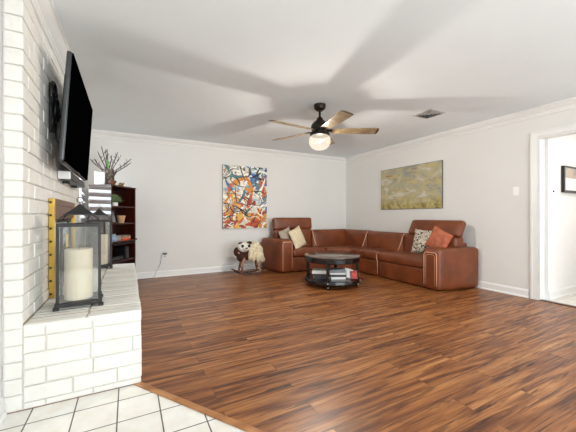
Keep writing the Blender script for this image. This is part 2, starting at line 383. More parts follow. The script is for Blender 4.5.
struct('ceiling', box(XL-T, XR+T, YF-T, YB+T, H, H+0.1), M['ceil'], 'flat white ceiling of the living room')
struct('wall_back', box(XL-T, XR+T, YB, YB+T, -0.05, H), M['wall'], 'off-white back wall')
bm = bmesh.new()
bx(bm, XR, XR+T, DY1, YB, -0.05, H); bx(bm, XR, XR+T, DY0, DY1, DZ, H); bx(bm, XR, XR+T, YF, DY0, -0.05, H)
struct('wall_right', bm, M['wall'], 'off-white right wall with the open doorway')
WY0, WY1, WZ0, WZ1 = 4.50, 5.22, 1.02, 2.08
bm = bmesh.new()
bx(bm, XL-T, XL, YF, WY0, -0.05, H); bx(bm, XL-T, XL, WY1, YB, -0.05, H); bx(bm, XL-T, XL, WY0, WY1, -0.05, WZ0); bx(bm, XL-T, XL, WY0, WY1, WZ1, H)
struct('wall_left', bm, M['wall'], 'off-white left wall')
RX0, RX1, RZ0, RZ1 = 0.2, 4.2, 0.25, 2.25
bm = bmesh.new()
bx(bm, XL-T, RX0, YF-T, YF, -0.05, H); bx(bm, RX1, XR+T, YF-T, YF, -0.05, H); bx(bm, RX0, RX1, YF-T, YF, -0.05, RZ0); bx(bm, RX0, RX1, YF-T, YF, RZ1, H)
struct('wall_front', bm, M['wall'], 'wall behind the viewpoint with wide windows')
def window(name, label, x0, x1, y0, y1, z0, z1, bars):
    """frame + panes in the opening; thin along the smaller horizontal axis"""
    alongx = (x1-x0) > (y1-y0); f = 0.045; bm = bmesh.new()
    def bar(a0, a1, c0, c1):
        if alongx: bx(bm, a0, a1, y0+0.03, y1-0.03, c0, c1)
        else: bx(bm, x0+0.03, x1-0.03, a0, a1, c0, c1)
    a0, a1 = (x0, x1) if alongx else (y0, y1)
    bar(a0, a0+f, z0, z1); bar(a1-f, a1, z0, z1); bar(a0+f, a1-f, z0, z0+f); bar(a0+f, a1-f, z1-f, z1)
    for k in range(1, bars): 
        c = a0+(a1-a0)*k/bars; bar(c-f/2, c+f/2, z0+f, z1-f)
    o = struct(name, bm, M['trim'], label)
    mid = (y0+y1)/2 if alongx else (x0+x1)/2
    p = box(a0+f, a1-f, mid-0.002, mid+0.002, z0+f, z1-f) if alongx else box(mid-0.002, mid+0.002, a0+f, a1-f, z0+f, z1-f)
    g = obj('pane', p, M['pane'], o)
window('window_1', 'small window in the left wall behind the television', XL-T, XL, WY0, WY1, WZ0, WZ1, 1)
window('window_2', 'wide window in the wall behind the viewpoint', RX0, RX1, YF-T, YF, RZ0, RZ1, 3)

# the next room
struct('wall_hall', box(XR+T, 6.72, 1.82, 1.94, -0.05, H), M['hallwall'], 'bright white wall of the next room seen through the doorway')
struct('wall_hall_end', box(6.6, 6.72, -1.2, 1.82, -0.05, H), M['hallwall'], 'end wall of the next room')
struct('wall_hall_front', box(XR+T, 6.72, -1.32, -1.2, -0.05, H), M['hallwall'], 'near wall of the next room')
struct('ceiling.001', box(XR+T, 6.72, -1.32, 1.94, H, H+0.1), M['ceil'], 'ceiling of the next room')

def run(bm, prof, p0, p1, n, m0=0, m1=0):
    """sweep profile (d from wall, z) from p0 to p1; n = normal into the room; m = mitre factors"""
    p0 = Vector(p0); p1 = Vector(p1); t = (p1-p0).normalized(); n = Vector(n)
    A = [bm.verts.new((*(p0+n*d+t*d*m0), z)) for d, z in prof]; B = [bm.verts.new((*(p1+n*d-t*d*m1), z)) for d, z in prof]
    k = len(prof)
    for i in range(k): bm.faces.new([A[i], A[(i+1) % k], B[(i+1) % k], B[i]])
    bm.faces.new(A); bm.faces.new(B[::-1])
crown = [(0, H), (0.085, H), (0.085, H-0.014), (0.072, H-0.018), (0.064, H-0.030), (0.050, H-0.045), (0.032, H-0.058), (0.022, H-0.064), (0.022, H-0.080), (0.012, H-0.088), (0.012, H-0.104), (0, H-0.108)]
base = [(0, 0), (0.026, 0), (0.026, 0.008), (0.020, 0.018), (0.015, 0.022), (0.015, 0.088), (0.010, 0.098), (0.006, 0.106), (0, 0.108)]
bm = bmesh.new(); run(bm, crown, (XL, YB), (XR, YB), (0, -1), 1, 1); struct('trim_3', bm, M['trim'], 'white crown moulding along the back wall')
bm = bmesh.new(); run(bm, crown, (XR, YB), (XR, YF), (-1, 0), 1, 1); struct('trim_4', bm, M['trim'], 'white crown moulding along the right wall')
bm = bmesh.new(); run(bm, crown, (XC, HY0), (XC, HY1), (1, 0), -1, -1); struct('trim_5', bm, M['trim'], 'white crown moulding along the top of the brick chimney')
bm = bmesh.new(); run(bm, crown, (XL, HY1), (XL, YB), (1, 0), 0, 1); struct('trim_6', bm, M['trim'], 'white crown moulding along the left wall past the chimney')
bm = bmesh.new(); run(bm, base, (XL, YB), (XR, YB), (0, -1), 1, 1); struct('baseboard_back', bm, M['trim'], 'white baseboard along the back wall')
bm = bmesh.new(); run(bm, base, (XR, YB), (XR, DY1+0.105), (-1, 0), 1, 0); run(bm, base, (XR, DY0-0.105), (XR, YF), (-1, 0), 0, 1)
struct('baseboard_right', bm, M['trim'], 'white baseboard along the right wall')
bm = bmesh.new(); run(bm, base, (XL, HY1), (XL, YB), (1, 0), 0, 1); run(bm, base, (XL, YF), (XL, HY0-0.01), (1, 0), 0, 0); struct('baseboard_left', bm, M['trim'], 'white baseboard along the left wall')
bm = bmesh.new(); run(bm, base, (6.6, 1.82), (XR+T, 1.82), (0, -1), 0, 0)
struct('baseboard_hall', bm, M['trim'], 'white baseboard along the wall of the next room', loc=(0, 0, 0))
# doorway: jamb lining and casing
bm = bmesh.new()
bx(bm, XR-0.006, XR+T+0.002, DY1-0.018, DY1, 0, DZ); bx(bm, XR-0.006, XR+T+0.002, DY0, DY0+0.018, 0, DZ); bx(bm, XR-0.006, XR+T+0.002, DY0+0.018, DY1-0.018, DZ-0.018, DZ)
cw = 0.082
for a, b, c, d in ((DY1+0.003, DY1+cw, 0, DZ+cw), (DY0-cw, DY0-0.003, 0, DZ+cw), (DY0-0.003, DY1+0.003, DZ+0.003, DZ+cw)):
    bx(bm, XR-0.013, XR, a, b, c, d)
for a, b, c, d in ((DY1+cw-0.022, DY1+cw, 0, DZ+cw), (DY0-cw, DY0-cw+0.022, 0, DZ+cw), (DY0-cw+0.022, DY1+cw-0.022, DZ+cw-0.022, DZ+cw)):
    bx(bm, XR-0.021, XR-0.013, a, b, c, d)
struct('door_1', bm, M['trim'], 'white cased doorway opening in the right wall', bevel=0.002)

# ------------------------------------------------------------------ fireplace: painted brick chimney and hearth
COURSE = 0.0902; PITCH = 0.235
def brick(bm, o, u, v, n, a0, a1, b0, b1, t=0.012, gap=0.0032):
    """brick face in the plane (o; u, v), standing out along n"""
    a0 += gap; a1 -= gap; b0 += gap; b1 -= gap
    if a1-a0 < 0.012 or b1-b0 < 0.012: return
    j = lambda s=0.0016: random.uniform(-s, s)
    tt = t+random.uniform(-0.0025, 0.0025); c = 0.0055
    def P(a, b, d): return bm.verts.new(o+u*a+v*b+n*d)
    L0 = [P(a0+j(), b0+j(), -0.012), P(a1+j(), b0+j(), -0.012), P(a1+j(), b1+j(), -0.012), P(a0+j(), b1+j(), -0.012)]
    L1 = [P(a0+j(), b0+j(), tt-c), P(a1+j(), b0+j(), tt-c), P(a1+j(), b1+j(), tt-c), P(a0+j(), b1+j(), tt-c)]
    L2 = [P(a0+c*.35, b0+c*.35, tt-c*.3), P(a1-c*.35, b0+c*.35, tt-c*.3), P(a1-c*.35, b1-c*.35, tt-c*.3), P(a0+c*.35, b1-c*.35, tt-c*.3)]
    L3 = [P(a0+c*1.5+j(), b0+c*1.5+j(), tt), P(a1-c*1.5+j(), b0+c*1.5+j(), tt), P(a1-c*1.5+j(), b1-c*1.5+j(), tt), P(a0+c*1.5+j(), b1-c*1.5+j(), tt)]
    for A, B in ((L0, L1), (L1, L2), (L2, L3)):
        for i in range(4): bm.faces.new([A[i], A[(i+1) % 4], B[(i+1) % 4], B[i]])
    bm.faces.new(L3)
X_, Y_, Z_ = Vector((1, 0, 0)), Vector((0, 1, 0)), Vector((0, 0, 1))
fp = thing('fireplace', 'white painted brick fireplace with raised hearth along the left wall', 'fireplace', (0, 0, 0))
FY0, FY1, FZ1 = 2.74, 3.72, 1.20
cs = obj('chimney_core', box(XL, XC-0.010, HY0+0.010, HY1-0.010, 0.0, H), M['mortar'], fp)
bm = bmesh.new()
nc = int(H/COURSE)+1
for k in range(nc):
    z0 = HZ-5*COURSE+k*COURSE-0.0166; z1 = z0+COURSE
    z0 = max(z0, 0.002); z1 = min(z1, H-0.001)
    if z1-z0 < 0.02: continue
    # long face looking into the room
    if z1 > HZ+0.02:
        zz0 = max(z0, HZ)
        y = HY0-0.012 if False else HY0
        off = 0 if k % 2 else PITCH/2
        cuts = [HY0]; c = HY0+(PITCH if off == 0 else PITCH/2)
        while c < HY1-0.03: cuts.append(c); c += PITCH
        cuts.append(HY1)
        for a, b in zip(cuts, cuts[1:]):
            if a > FY0-0.01 and b < FY1+0.12 and z1 < FZ1+0.02: continue
            brick(bm, Vector((XC-0.012, 0, 0)), Y_, Z_, X_, a, b, zz0, z1)
        brick(bm, Vector((0, HY1-0.012, 0)), X_, Z_, Y_, XL, XC, zz0, z1)
    # narrow end face looking at the viewer
    brick(bm, Vector((0, HY0+0.012, 0)), X_, Z_, -Y_, XL+0.003, XC, z0, z1, gap=0.003)
obj('chimney_brickwork', bm, M['brick'], fp)
# hearth: core, front, side, rowlock top
hcore = obj('hearth_core', box(XC-0.010, HX-0.010, HY0+0.010, HY1-0.010, 0.0, HZ-0.011), M['mortar'], fp)
obj('hearth_mortar_bed', box(XC-0.010, HX-0.014, HY0+0.014, HY1-0.010, HZ-0.011, HZ-0.0035), mat('shade tan mortar', srgb(172, 160, 142), 0.8, noise_amt=0.06), fp)  # tan tone paints the shadow of the recessed joints into the mortar
bm = bmesh.new()
hc = (HZ-0.068)/4.45
rows = [0.0]
zt = HZ-0.068
rr = [zt]
while rr[-1]-COURSE > 0.0: rr.append(rr[-1]-COURSE)
rr = [0.002]+rr[::-1]
if rr[1]-rr[0] < 0.03: rr.pop(1)
for i, (z0, z1) in enumerate(zip(rr, rr[1:])):
    st = [0.10, 0.225, 0.10, 0.31][i % 4]
    cuts = [XC]; c = XC+st
    while c < HX-0.04: cuts.append(c); c += 0.225
    cuts.append(HX)
    for a, b in zip(cuts, cuts[1:]): brick(bm, Vector((0, HY0+0.012, 0)), X_, Z_, -Y_, a, b, z0, z1)
    st = [0.18, 0.09, 0.2, 0.11][i % 4]
    cuts = [HY0]; c = HY0+st
    while c < HY1-0.04: cuts.append(c); c += 0.225
    cuts.append(HY1)
    for a, b in zip(cuts, cuts[1:]): brick(bm, Vector((HX-0.012, 0, 0)), Y_, Z_, X_, a, b, z0, z1)
# rowlock course: bricks on edge, running back from the front face
for a, b in ((XC, -0.455), (-0.455, -0.215), (-0.215, HX)):
    pass
y = HY0; n = int((HY1-HY0)/0.068); st = (HY1-HY0)/n
front_cuts = [XC, -0.415, -0.190, HX]
for a, b in zip(front_cuts, front_cuts[1:]):
    brick(bm, Vector((0, HY0+0.012, 0)), X_, Z_, -Y_, a, b, zt, HZ)
for i in range(n):
    ya = HY0+i*st; cut = -0.22+random.uniform(-0.004, 0.004)
    for a, b in ((XC-0.002, cut), (cut, HX)):
        brick(bm, Vector((0, 0, HZ-0.012)), X_, Y_, Z_, a, b, ya, ya+st, gap=0.0045)
    brick(bm, Vector((HX-0.012, 0, 0)), Y_, Z_, X_, ya, ya+st, zt, HZ)
obj('hearth_brickwork', bm, M['brick'], fp)

# brass framed fireplace doors
sc_ = thing('fireplace_doors', 'brass framed bronze glass fireplace doors set in the white chimney', 'fireplace doors', (XC, FY0, HZ+0.004))
W = FY1-FY0; hh = FZ1-HZ-0.004
BZ = mat('bronze hood', srgb(120, 84, 58), 0.35, 0.3)
obj('brass_side', box(0.0, 0.034, 0, 0.045, 0, hh), M['brass'], sc_, bevel=0.003); obj('brass_side', box(0.0, 0.034, W-0.045, W, 0, hh), M['brass'], sc_, bevel=0.003)
obj('head_rail', box(0, 0.034, 0.046, W-0.046, hh-0.05, hh), BZ, sc_, bevel=0.003); obj('bottom_rail', box(0, 0.034, 0.046, W-0.046, 0, 0.03), M['brass'], sc_, bevel=0.003)
obj('hood_panel', box(0.004, 0.028, 0.05, W-0.05, hh-0.15, hh-0.05), BZ, sc_)
for k in range(2):
    a = 0.052+k*(W-0.104)/2
    d = obj('door', box(0.006, 0.02, a+0.002, a+(W-0.104)/2-0.002, 0.032, hh-0.152), M['bronzeglass'], sc_)
    bm = bmesh.new(); yy = W/2+(-0.03 if k == 0 else 0.03); tube(bm, [(0.018, yy, hh*0.45), (0.038, yy, hh*0.45), (0.038, yy, hh*0.6), (0.018, yy, hh*0.6)], 0.005); obj('handle', bm, M['brass'], d)
for k in range(8):
    zz = 0.03+k*(hh-0.06)/7
    bm = bmesh.new(); lathe(bm, [(0, 0), (0.008, 0), (0.008, 0.012), (0.004, 0.016), (0, 0.016)], 10)
    obj('bolt', bm, M['black'], sc_, loc=(0.014, 0.0, zz), rot=(PI/2, 0, 0))

# ------------------------------------------------------------------ television, mount, sound bar
W = 1.28; Ht = 0.772; zb = 1.434; til = 0.061
tv = thing('television', 'large flat black television tilted down above the brick fireplace', 'television', (-0.383, 3.151, zb))
R = Matrix.Rotation(til, 4, 'Y')
def xf(bm, mtx): bmesh.ops.transform(bm, matrix=mtx, verts=bm.verts[:]); return bm
bm = bmesh.new(); soft(bm, -0.040, 0.0, -W/2, W/2, 0, Ht, r=0.018, n=8); xf(bm, R); obj('housing', bm, M['silver'], tv, smooth=True)
obj('back_cover', xf(box(-0.060, -0.038, -W/2+0.12, W/2-0.12, 0.08, Ht-0.12), R), M['black'], tv, bevel=0.01)
bm = bmesh.new(); bx(bm, -0.004, 0.0035, -W/2+0.008, W/2-0.008, 0.01, Ht-0.010); xf(bm, R); obj('screen', bm, M['screen'], tv, bevel=0.002)
bm = bmesh.new(); bx(bm, 0.0, 0.005, -0.06, 0.06, 0.002, 0.009); xf(bm, R); obj('badge', bm, M['silver'], tv)
mt = thing('television_mount', 'black wall bracket holding the television to the brick', 'wall mount', (XC, 3.10, 1.83))
obj('wall_plate', box(0.004, 0.012, -0.14, 0.14, -0.16, 0.18), M['black'], mt, bevel=0.002)
for s in (-1, 1):
    bm = bmesh.new(); tube(bm, [(0.012, s*0.10, 0.02), (0.05, s*0.20, 0.02), (0.070, s*0.10, 0.03)], 0.012); obj('arm', bm, M['black'], mt)
    bm = bmesh.new(); bx(bm, -0.010, 0.010, s*0.11-0.014, s*0.11+0.014, -0.16, 0.2); bmesh.ops.transform(bm, matrix=Matrix.Translation((0.068, 0, 0)) @ R, verts=bm.verts[:]); obj('rail', bm, M['black'], mt)
# black ironwork ornament + cables seen between brick and television
orn = thing('wall_ornament', 'black curled iron ornament on the brick beside the television', 'wall ornament', (XC, 2.73, 1.83))
bm = bmesh.new()
def loop(cy, cz, ry, rz, d=0.03, a0=0, a1=2*PI, n=22): return [(d, cy+ry*math.cos(a0+(a1-a0)*i/n), cz+rz*math.sin(a0+(a1-a0)*i/n)) for i in range(n+1)]
tube(bm, loop(0.02, 0.13, 0.075, 0.085), 0.012)
tube(bm, loop(0.07, 0.03, 0.06, 0.08, 0.04), 0.011)
tube(bm, loop(0.03, -0.07, 0.05, 0.06, 0.03), 0.010)
obj('iron_scroll', bm, M['black'], orn, smooth=True)
obj('iron_bar', box(0.004, 0.020, 0.0, 0.02, -0.15, 0.21), M['black'], orn, bevel=0.003); obj('iron_bar', box(0.004, 0.020, 0.09, 0.12, -0.13, 0.17), M['black'], orn, bevel=0.003)
sb = thing('sound_bar', 'long black sound bar with pale end cap under the television', 'sound bar', (XC+0.004, 3.03, 1.375))
obj('cabinet', box(0.0, 0.085, 0.035, 0.92, 0.0, 0.065), M['black'], sb, bevel=0.008)
obj('end_cap', box(0.0, 0.085, 0.0, 0.034, 0.0, 0.065), M['whitebox'], sb, bevel=0.006)
for yy in (0.2, 0.66): obj('bracket', box(0.0, 0.05, yy, yy+0.03, -0.02, 0.0), M['black'], sb)

# blind in the small window
bl = thing('window_blind', 'white slatted blind in the small window behind the television', 'blind', (XL+0.012, WY0, WZ0))
obj('headrail', box(0, 0.035, -0.02, WY1-WY0+0.02, WZ1-WZ0-0.03, WZ1-WZ0+0.02), M['blind'], bl, bevel=0.004)
bm = bmesh.new()
for k in range(10):
    z = 0.05+k*0.104; 
    v = [bm.verts.new(p) for p in ((0.002, 0, z+0.030), (0.050, 0, z-0.030), (0.050, WY1-WY0, z-0.030), (0.002, WY1-WY0, z+0.030))]
    v2 = [bm.verts.new(p.co+Vector((0, 0, 0.003))) for p in v]
    bm.faces.new(v); bm.faces.new(v2[::-1])
    for i in range(4): bm.faces.new([v[i], v[(i+1) % 4], v2[(i+1) % 4], v2[i]])
obj('slats', bm, M['blind'], bl)

# ------------------------------------------------------------------ lanterns and candles on the hearth
def lantern(loc, rz, label, hgt=0.54, hw=0.120):
    t = thing('lantern', label, 'lantern', loc, rz, 'metal candle lanterns on the hearth')
    bm = bmesh.new(); bx(bm, -hw-0.008, hw+0.008, -hw-0.008, hw+0.008, 0.018, 0.040)
    for sx in (-1, 1):
        for sy in (-1, 1): bx(bm, sx*hw-0.016, sx*hw+0.016, sy*hw-0.016, sy*hw+0.016, 0.0, 0.018)
    obj('base', bm, M['lantern'], t, bevel=0.002)
    for sx in (-1, 1):
        for sy in (-1, 1):
            cx, cy = sx*(hw-0.007), sy*(hw-0.007)
            obj('post', box(cx-0.0085, cx+0.0085, cy-0.0085, cy+0.0085, 0.040, hgt-0.012), M['lantern'], t)
    bm = bmesh.new()
    for s in (-1, 1):
        bx(bm, -hw, hw, s*(hw-0.008)-0.009, s*(hw-0.008)+0.009, hgt-0.012, hgt+0.010)
        bx(bm, s*(hw-0.008)-0.009, s*(hw-0.008)+0.009, -hw+0.017, hw-0.017, hgt-0.012, hgt+0.010)
    obj('top_frame', bm, M['lantern'], t, bevel=0.002)
    g = hw-0.007
    for s in (-1, 1):
        obj('glass_pane', box(-g+0.009, g-0.009, s*g-0.001, s*g+0.001, 0.042, hgt-0.012), M['glass'], t)
        obj('glass_pane', box(s*g-0.001, s*g+0.001, -g+0.009, g-0.009, 0.042, hgt-0.012), M['glass'], t)
    for sx in (-1, 1):
        for sy in (-1, 1):
            P = [(sx*(hw-0.01), sy*(hw-0.01), hgt+0.006), (sx*(hw-0.008), sy*(hw-0.008), hgt+0.030), (sx*(hw-0.03), sy*(hw-0.03), hgt+0.055), (sx*(hw-0.052), sy*(hw-0.052), hgt+0.068)]
            bm = bmesh.new(); tube(bm, P, 0.004, 6); obj('bracket', bm, M['lantern'], t)
    bm = bmesh.new(); e = hw-0.034; z0 = hgt+0.064
    bx(bm, -e, e, -e, e, z0, z0+0.007)
    q = [bm.verts.new(p) for p in ((-e+.004, -e+.004, z0+0.007), (e-.004, -e+.004, z0+0.007), (e-.004, e-.004, z0+0.007), (-e+.004, e-.004, z0+0.007))]
    m1 = [bm.verts.new((p.co.x*0.42, p.co.y*0.42, z0+0.045)) for p in q]; m2 = [bm.verts.new((p.co.x*0.10, p.co.y*0.10, z0+0.074)) for p in q]
    for A, B in ((q, m1), (m1, m2)):
        for i in range(4): bm.faces.new([A[i], A[(i+1) % 4], B[(i+1) % 4], B[i]])
    bm.faces.new(m2); bm.faces.new(q[::-1])
    obj('roof', bm, M['lantern'], t)
    bm = bmesh.new(); z1 = z0+0.074; tube(bm, [(0, 0, z1-0.004), (0, 0, z1+0.012)], 0.004)
    tube(bm, [(0.018*math.sin(a), 0, z1+0.030-0.018*math.cos(a)) for a in [2*PI*i/16 for i in range(17)]], 0.003, 6)
    obj('ring', bm, M['lantern'], t)
    return t
def candle(loc, r, h, label):
    t = thing('pillar_candle', label, 'candle', loc, 0, 'ivory pillar candles')
    bm = bmesh.new(); lathe(bm, [(0, 0), (r-0.003, 0), (r, 0.004), (r, h-0.006), (r-0.004, h), (r-0.02, h-0.004), (0, h-0.007)], 40); autosmooth(obj('wax', bm, M['wax'], t))
    bm = bmesh.new(); tube(bm, [(0, 0, h-0.008), (0.001, 0, h+0.004), (0.004, 0, h+0.012)], 0.0015, 6); obj('wick', bm, M['wick'], t)
HT = HZ+0.004
L1 = (-0.292, 2.485, HT); L2 = (-0.300, 4.115, HT)
lantern(L1, 0.07, 'large dark metal lantern at the near end of the brick hearth')
candle((L1[0]-0.006, L1[1]-0.01, HT+0.041), 0.080, 0.335, 'thick ivory pillar candle inside the near lantern')
lantern(L2, 0.05, 'dark metal lantern at the far end of the hearth beside the bookcase')
candle((L2[0], L2[1], HT+0.041), 0.085, 0.34, 'ivory pillar candle inside the far lantern')

# ------------------------------------------------------------------ bookcase across the corner
BO = Vector((-0.213, 4.885, 0)); BR = math.radians(56.76); BW, BD, BH = 0.575, 0.34, 1.515
bc = thing('bookcase', 'dark cherry bookcase standing across the back left corner', 'bookcase', BO, BR)
bcm = Matrix.Translation(BO) @ Matrix.Rotation(BR, 4, 'Z')
def onb(x, y, z): return bcm @ Vector((x, y, z))
obj('side_panel', box(0, 0.022, 0.0, BD, 0, BH-0.02), M['cherryside'], bc, bevel=0.002)
obj('side_panel', box(BW-0.022, BW, 0.0, BD, 0, BH-0.02), M['cherry'], bc, bevel=0.002)
obj('back_panel', box(0.022, BW-0.022, BD-0.01, BD, 0.02, BH-0.02), M['cherry'], bc)
obj('top', box(-0.006, BW+0.006, -0.006, BD, BH-0.02, BH), M['cherry'], bc, bevel=0.003)
SH = [0.06, 0.41, 0.70, 0.965, 1.215]
for z in SH: obj('shelf', box(0.022, BW-0.022, 0.006, BD-0.01, z-0.018, z), M['cherry'], bc)
obj('plinth', box(0.022, BW-0.022, 0.02, 0.035, 0, 0.042), M['cherry'], bc)
tr = obj('pull_out_tray', box(0.026, BW-0.026, -0.02, BD-0.02, 0.650, 0.668), M['black'], bc, bevel=0.002)
bm = bmesh.new(); tube(bm, [(BW+0.0, 0.02, 0.70), (BW+0.042, 0.010, 0.70)], 0.014); obj('knob', bm, M['black'], bc)
# on the shelves
def pot_plant(loc, rz, label, pr, ph, potm, leafm, nl, sp, square=False):
    t = thing('potted_plant', label, 'plant', loc, rz)
    bm = bmesh.new()
    if square:
        bx(bm, -pr*1.15, pr*1.15, -pr*0.7, pr*0.7, 0, ph); o = obj('pot', bm, potm, t, bevel=0.004)
    else:
        lathe(bm, [(0, 0), (pr*0.78, 0), (pr, ph*0.8), (pr*1.08, ph*0.8), (pr*1.08, ph), (pr*0.9, ph), (0, ph*0.9)], 24); autosmooth(obj('pot', bm, potm, t))
    bm = bmesh.new()
    for i in range(nl):
        a = random.uniform(0, 2*PI); el = random.uniform(0.15, 1.45); L = sp*random.uniform(0.55, 1)
        d = Vector((math.cos(a)*math.cos(el), math.sin(a)*math.cos(el), math.sin(el)*0.8)); p0 = Vector((0, 0, ph*0.9)); p1 = p0+d*L
        s = d.cross(Vector((0, 0, 1))).normalized(); up = s.cross(d)
        w_ = random.uniform(0.011, 0.019)
        tube(bm, [p0, p1], 0.0012, 4)
        for dd in (-1, 1):
            c = p1+s*dd*0.006
            v = [bm.verts.new(c-d*0.012), bm.verts.new(c+s*dd*w_+up*0.003), bm.verts.new(c+d*0.016), bm.verts.new(c-s*dd*w_*0.3-up*0.003)]
            bm.faces.new(v)
    obj('foliage', bm, leafm, t)
    return t
pot_plant(onb(0.20, 0.10, SH[4]), BR, 'small leafy plant in a square white pot on the top shelf', 0.042, 0.055, M['whitebox'], M['leafdark'], 110, 0.15, True)
t = thing('flower_pot', 'empty buff clay pot on the second shelf of the bookcase', 'pot', onb(0.36, 0.10, SH[3]), BR)
bm = bmesh.new(); lathe(bm, [(0, 0), (0.042, 0), (0.055, 0.085), (0.062, 0.085), (0.062, 0.112), (0.053, 0.112), (0.04, 0.02), (0, 0.018)], 24); autosmooth(obj('bowl_body', bm, M['terracotta'], t))
t = thing('photo_frame', 'dark framed picture leaning at the left of the second shelf', 'picture frame', onb(0.165, 0.07, SH[3]), BR+0.15)
bm = bmesh.new(); 
RF = Matrix.Rotation(math.radians(-14), 4, 'X')
bx(bm, -0.065, -0.050, -0.006, 0.006, 0, 0.19); bx(bm, 0.050, 0.065, -0.006, 0.006, 0, 0.19); bx(bm, -0.05, 0.05, -0.006, 0.006, 0, 0.015); bx(bm, -0.05, 0.05, -0.006, 0.006, 0.175, 0.19)
obj('frame', xf(bm, RF), M['frameblack'], t)
obj('print', xf(box(-0.05, 0.05, -0.002, 0.004, 0.015, 0.175), RF), M['book_grey'], t)
t = thing('picture_card', 'pale blue picture card standing on the third shelf', 'card', onb(0.15, 0.06, SH[2]+0.001), BR+0.1)
obj('card', xf(box(-0.075, 0.075, -0.003, 0.003, 0, 0.105), RF), M['book_blue'], t)
obj('card_rest', box(-0.02, 0.02, 0.0, 0.04, 0, 0.02), M['black'], t)
def book(name, loc, rz, l, wd_, th, cover, label, cat='book', group=None, extra=None):
    t = thing(name, label, cat, loc, rz, group)
    bm = bmesh.new(); bx(bm, 0, l, 0, wd_, 0, 0.0025); bx(bm, 0, l, 0, wd_, th-0.0025, th); bx(bm, 0, l, 0, 0.003, 0.0025, th-0.0025)
    obj('cover', bm, cover, t)
    obj('pages', box(0.003, l-0.003, 0.003, wd_-0.004, 0.0025, th-0.0025), M['paper'], t)
    return t
for i, (cm, th, lab, dx) in enumerate(((M['book_red'], 0.022, 'red book at the bottom of the stack on the third shelf', 0.0), (M['book_tan'], 0.03, 'thick tan book in the middle of the stack on the third shelf', 0.01), (M['wicker'], 0.025, 'brown book on top of the stack on the third shelf', 0.004))):
    book('book', onb(0.27+dx, 0.035, SH[2]+0.001+[0, 0.0225, 0.053][i]), BR, 0.22, 0.15, th, cm, lab, group='books on the third shelf')
for (x0, y0, w_, d_, h_, z, lab) in ((0.05, 0.05, 0.30, 0.22, 0.06, 0.41, 'low black electronic box with a vented front below the tray'), (0.08, 0.06, 0.40, 0.20, 0.07, 0.06, 'wide black electronic box on the bottom shelf of the bookcase')):
    t = thing('media_box', lab, 'electronics', onb(x0, y0, z+0.001), BR)
    obj('case', box(0, w_, 0, d_, 0, h_), M['black'], t, bevel=0.003); obj('display', box(0.02, w_-0.1, -0.003, 0.0, h_*0.35, h_*0.65), M['silver'], t)
t = thing('speaker', 'small black upright speaker on the lower shelf of the bookcase', 'speaker', onb(0.38, 0.05, 0.411), BR)
obj('case', box(0, 0.10, 0, 0.14, 0, 0.19), M['black'], t, bevel=0.004)
for z in (0.06, 0.135):
    bm = bmesh.new(); lathe(bm, [(0, 0), (0.028, 0), (0.034, 0.006), (0.036, 0.006), (0.036, 0)], 20); obj('cone', bm, M['silver'], t, loc=(0.05, -0.001, z), rot=(PI/2, 0, 0))
# on top
t = thing('router', 'upright white plastic box at the left of the bookcase top', 'router', onb(0.035, 0.20, BH+0.001), BR-0.9)
obj('case', softbm(-0.065, 0.065, -0.018, 0.018, 0.006, 0.185, r=0.012, n=6), M['whitebox'], t, smooth=True); obj('foot', box(-0.05, 0.05, -0.022, 0.022, 0, 0.007), M['whitebox'], t)
vx = onb(0.165, 0.160, BH+0.001)
t = thing('vase', 'woven grey brown cylinder vase on top of the bookcase', 'vase', vx, 0)
bm = bmesh.new(); lathe(bm, [(0, 0), (0.066, 0), (0.070, 0.01), (0.070, 0.235), (0.066, 0.238), (0.064, 0.23), (0.064, 0.02), (0, 0.02)], 28); autosmooth(obj('vessel', bm, M['wicker'], t))
bm = bmesh.new()
for k in range(9):
    for s in (-1, 1): tube(bm, [(0.072*math.cos(2*PI*k/9+s*u*1.6), 0.072*math.sin(2*PI*k/9+s*u*1.6), 0.01+u*0.22) for u in [i/8 for i in range(9)]], 0.003, 5)
obj('lattice', bm, M['frameblack'], t)
# twigs
cr = Vector((0.8829, -0.4695, 0)); 
t = thing('twig_bunch', 'spray of purple brown twigs and green leaves standing in the woven vase', 'twigs', vx+Vector((0, 0, 0.03)), 0)
spec = [(-0.27, 0.36, 0.0), (-0.19, 0.42, 0.05), (-0.12, 0.46, -0.03), (-0.07, 0.52, 0.04), (-0.04, 0.53, -0.05), (0.10, 0.47, 0.03), (0.12, 0.40, -0.06), (0.33, 0.36, 0.0), (0.26, 0.32, 0.06), (0.16, 0.42, 0.02), (-0.16, 0.35, -0.04), (-0.02, 0.49, -0.02), (0.02, 0.44, 0.08), (-0.10, 0.38, 0.07)]
for (dx, dz, dd) in spec:
    bm = bmesh.new(); end = cr*dx+Vector((dd, dd, dz)); mid = cr*dx*0.35+Vector((dd*0.4, dd*0.4, dz*0.55))
    pts = [Vector((0, 0, 0.0))+cr*dx*0.05, mid, end*0.8+Vector((0, 0, 0.0))+Vector((0, 0, dz*0.03)), end]
    tube(bm, pts, 0.0085, 6, 0.005)
    for k in range(3):
        u = 0.55+0.14*k; b0 = mid.lerp(end, (u-0.35)/0.65); sgn = 1 if k % 2 else -1
        tube(bm, [b0, b0+cr*sgn*0.018+Vector((0, 0, 0.035))], 0.005, 5, 0.004)
    obj('twig', bm, M['twig'], t)
bm = bmesh.new()
for k in range(12):
    a = random.uniform(0, 2*PI); L = random.uniform(0.16, 0.26); d = Vector((math.cos(a)*0.22, math.sin(a)*0.22, 1)).normalized(); p = Vector((0.0, 0, 0.16)); s = Vector((-math.sin(a), math.cos(a), 0))
    q = [p, p+d*L*0.45+s*0.016, p+d*L, p+d*L*0.45-s*0.016]
    a_ = [bm.verts.new(x) for x in q]; c = bm.verts.new(p+d*L*0.45+d.cross(s)*0.006)
    for i in range(4): bm.faces.new([a_[i], a_[(i+1) % 4], c])
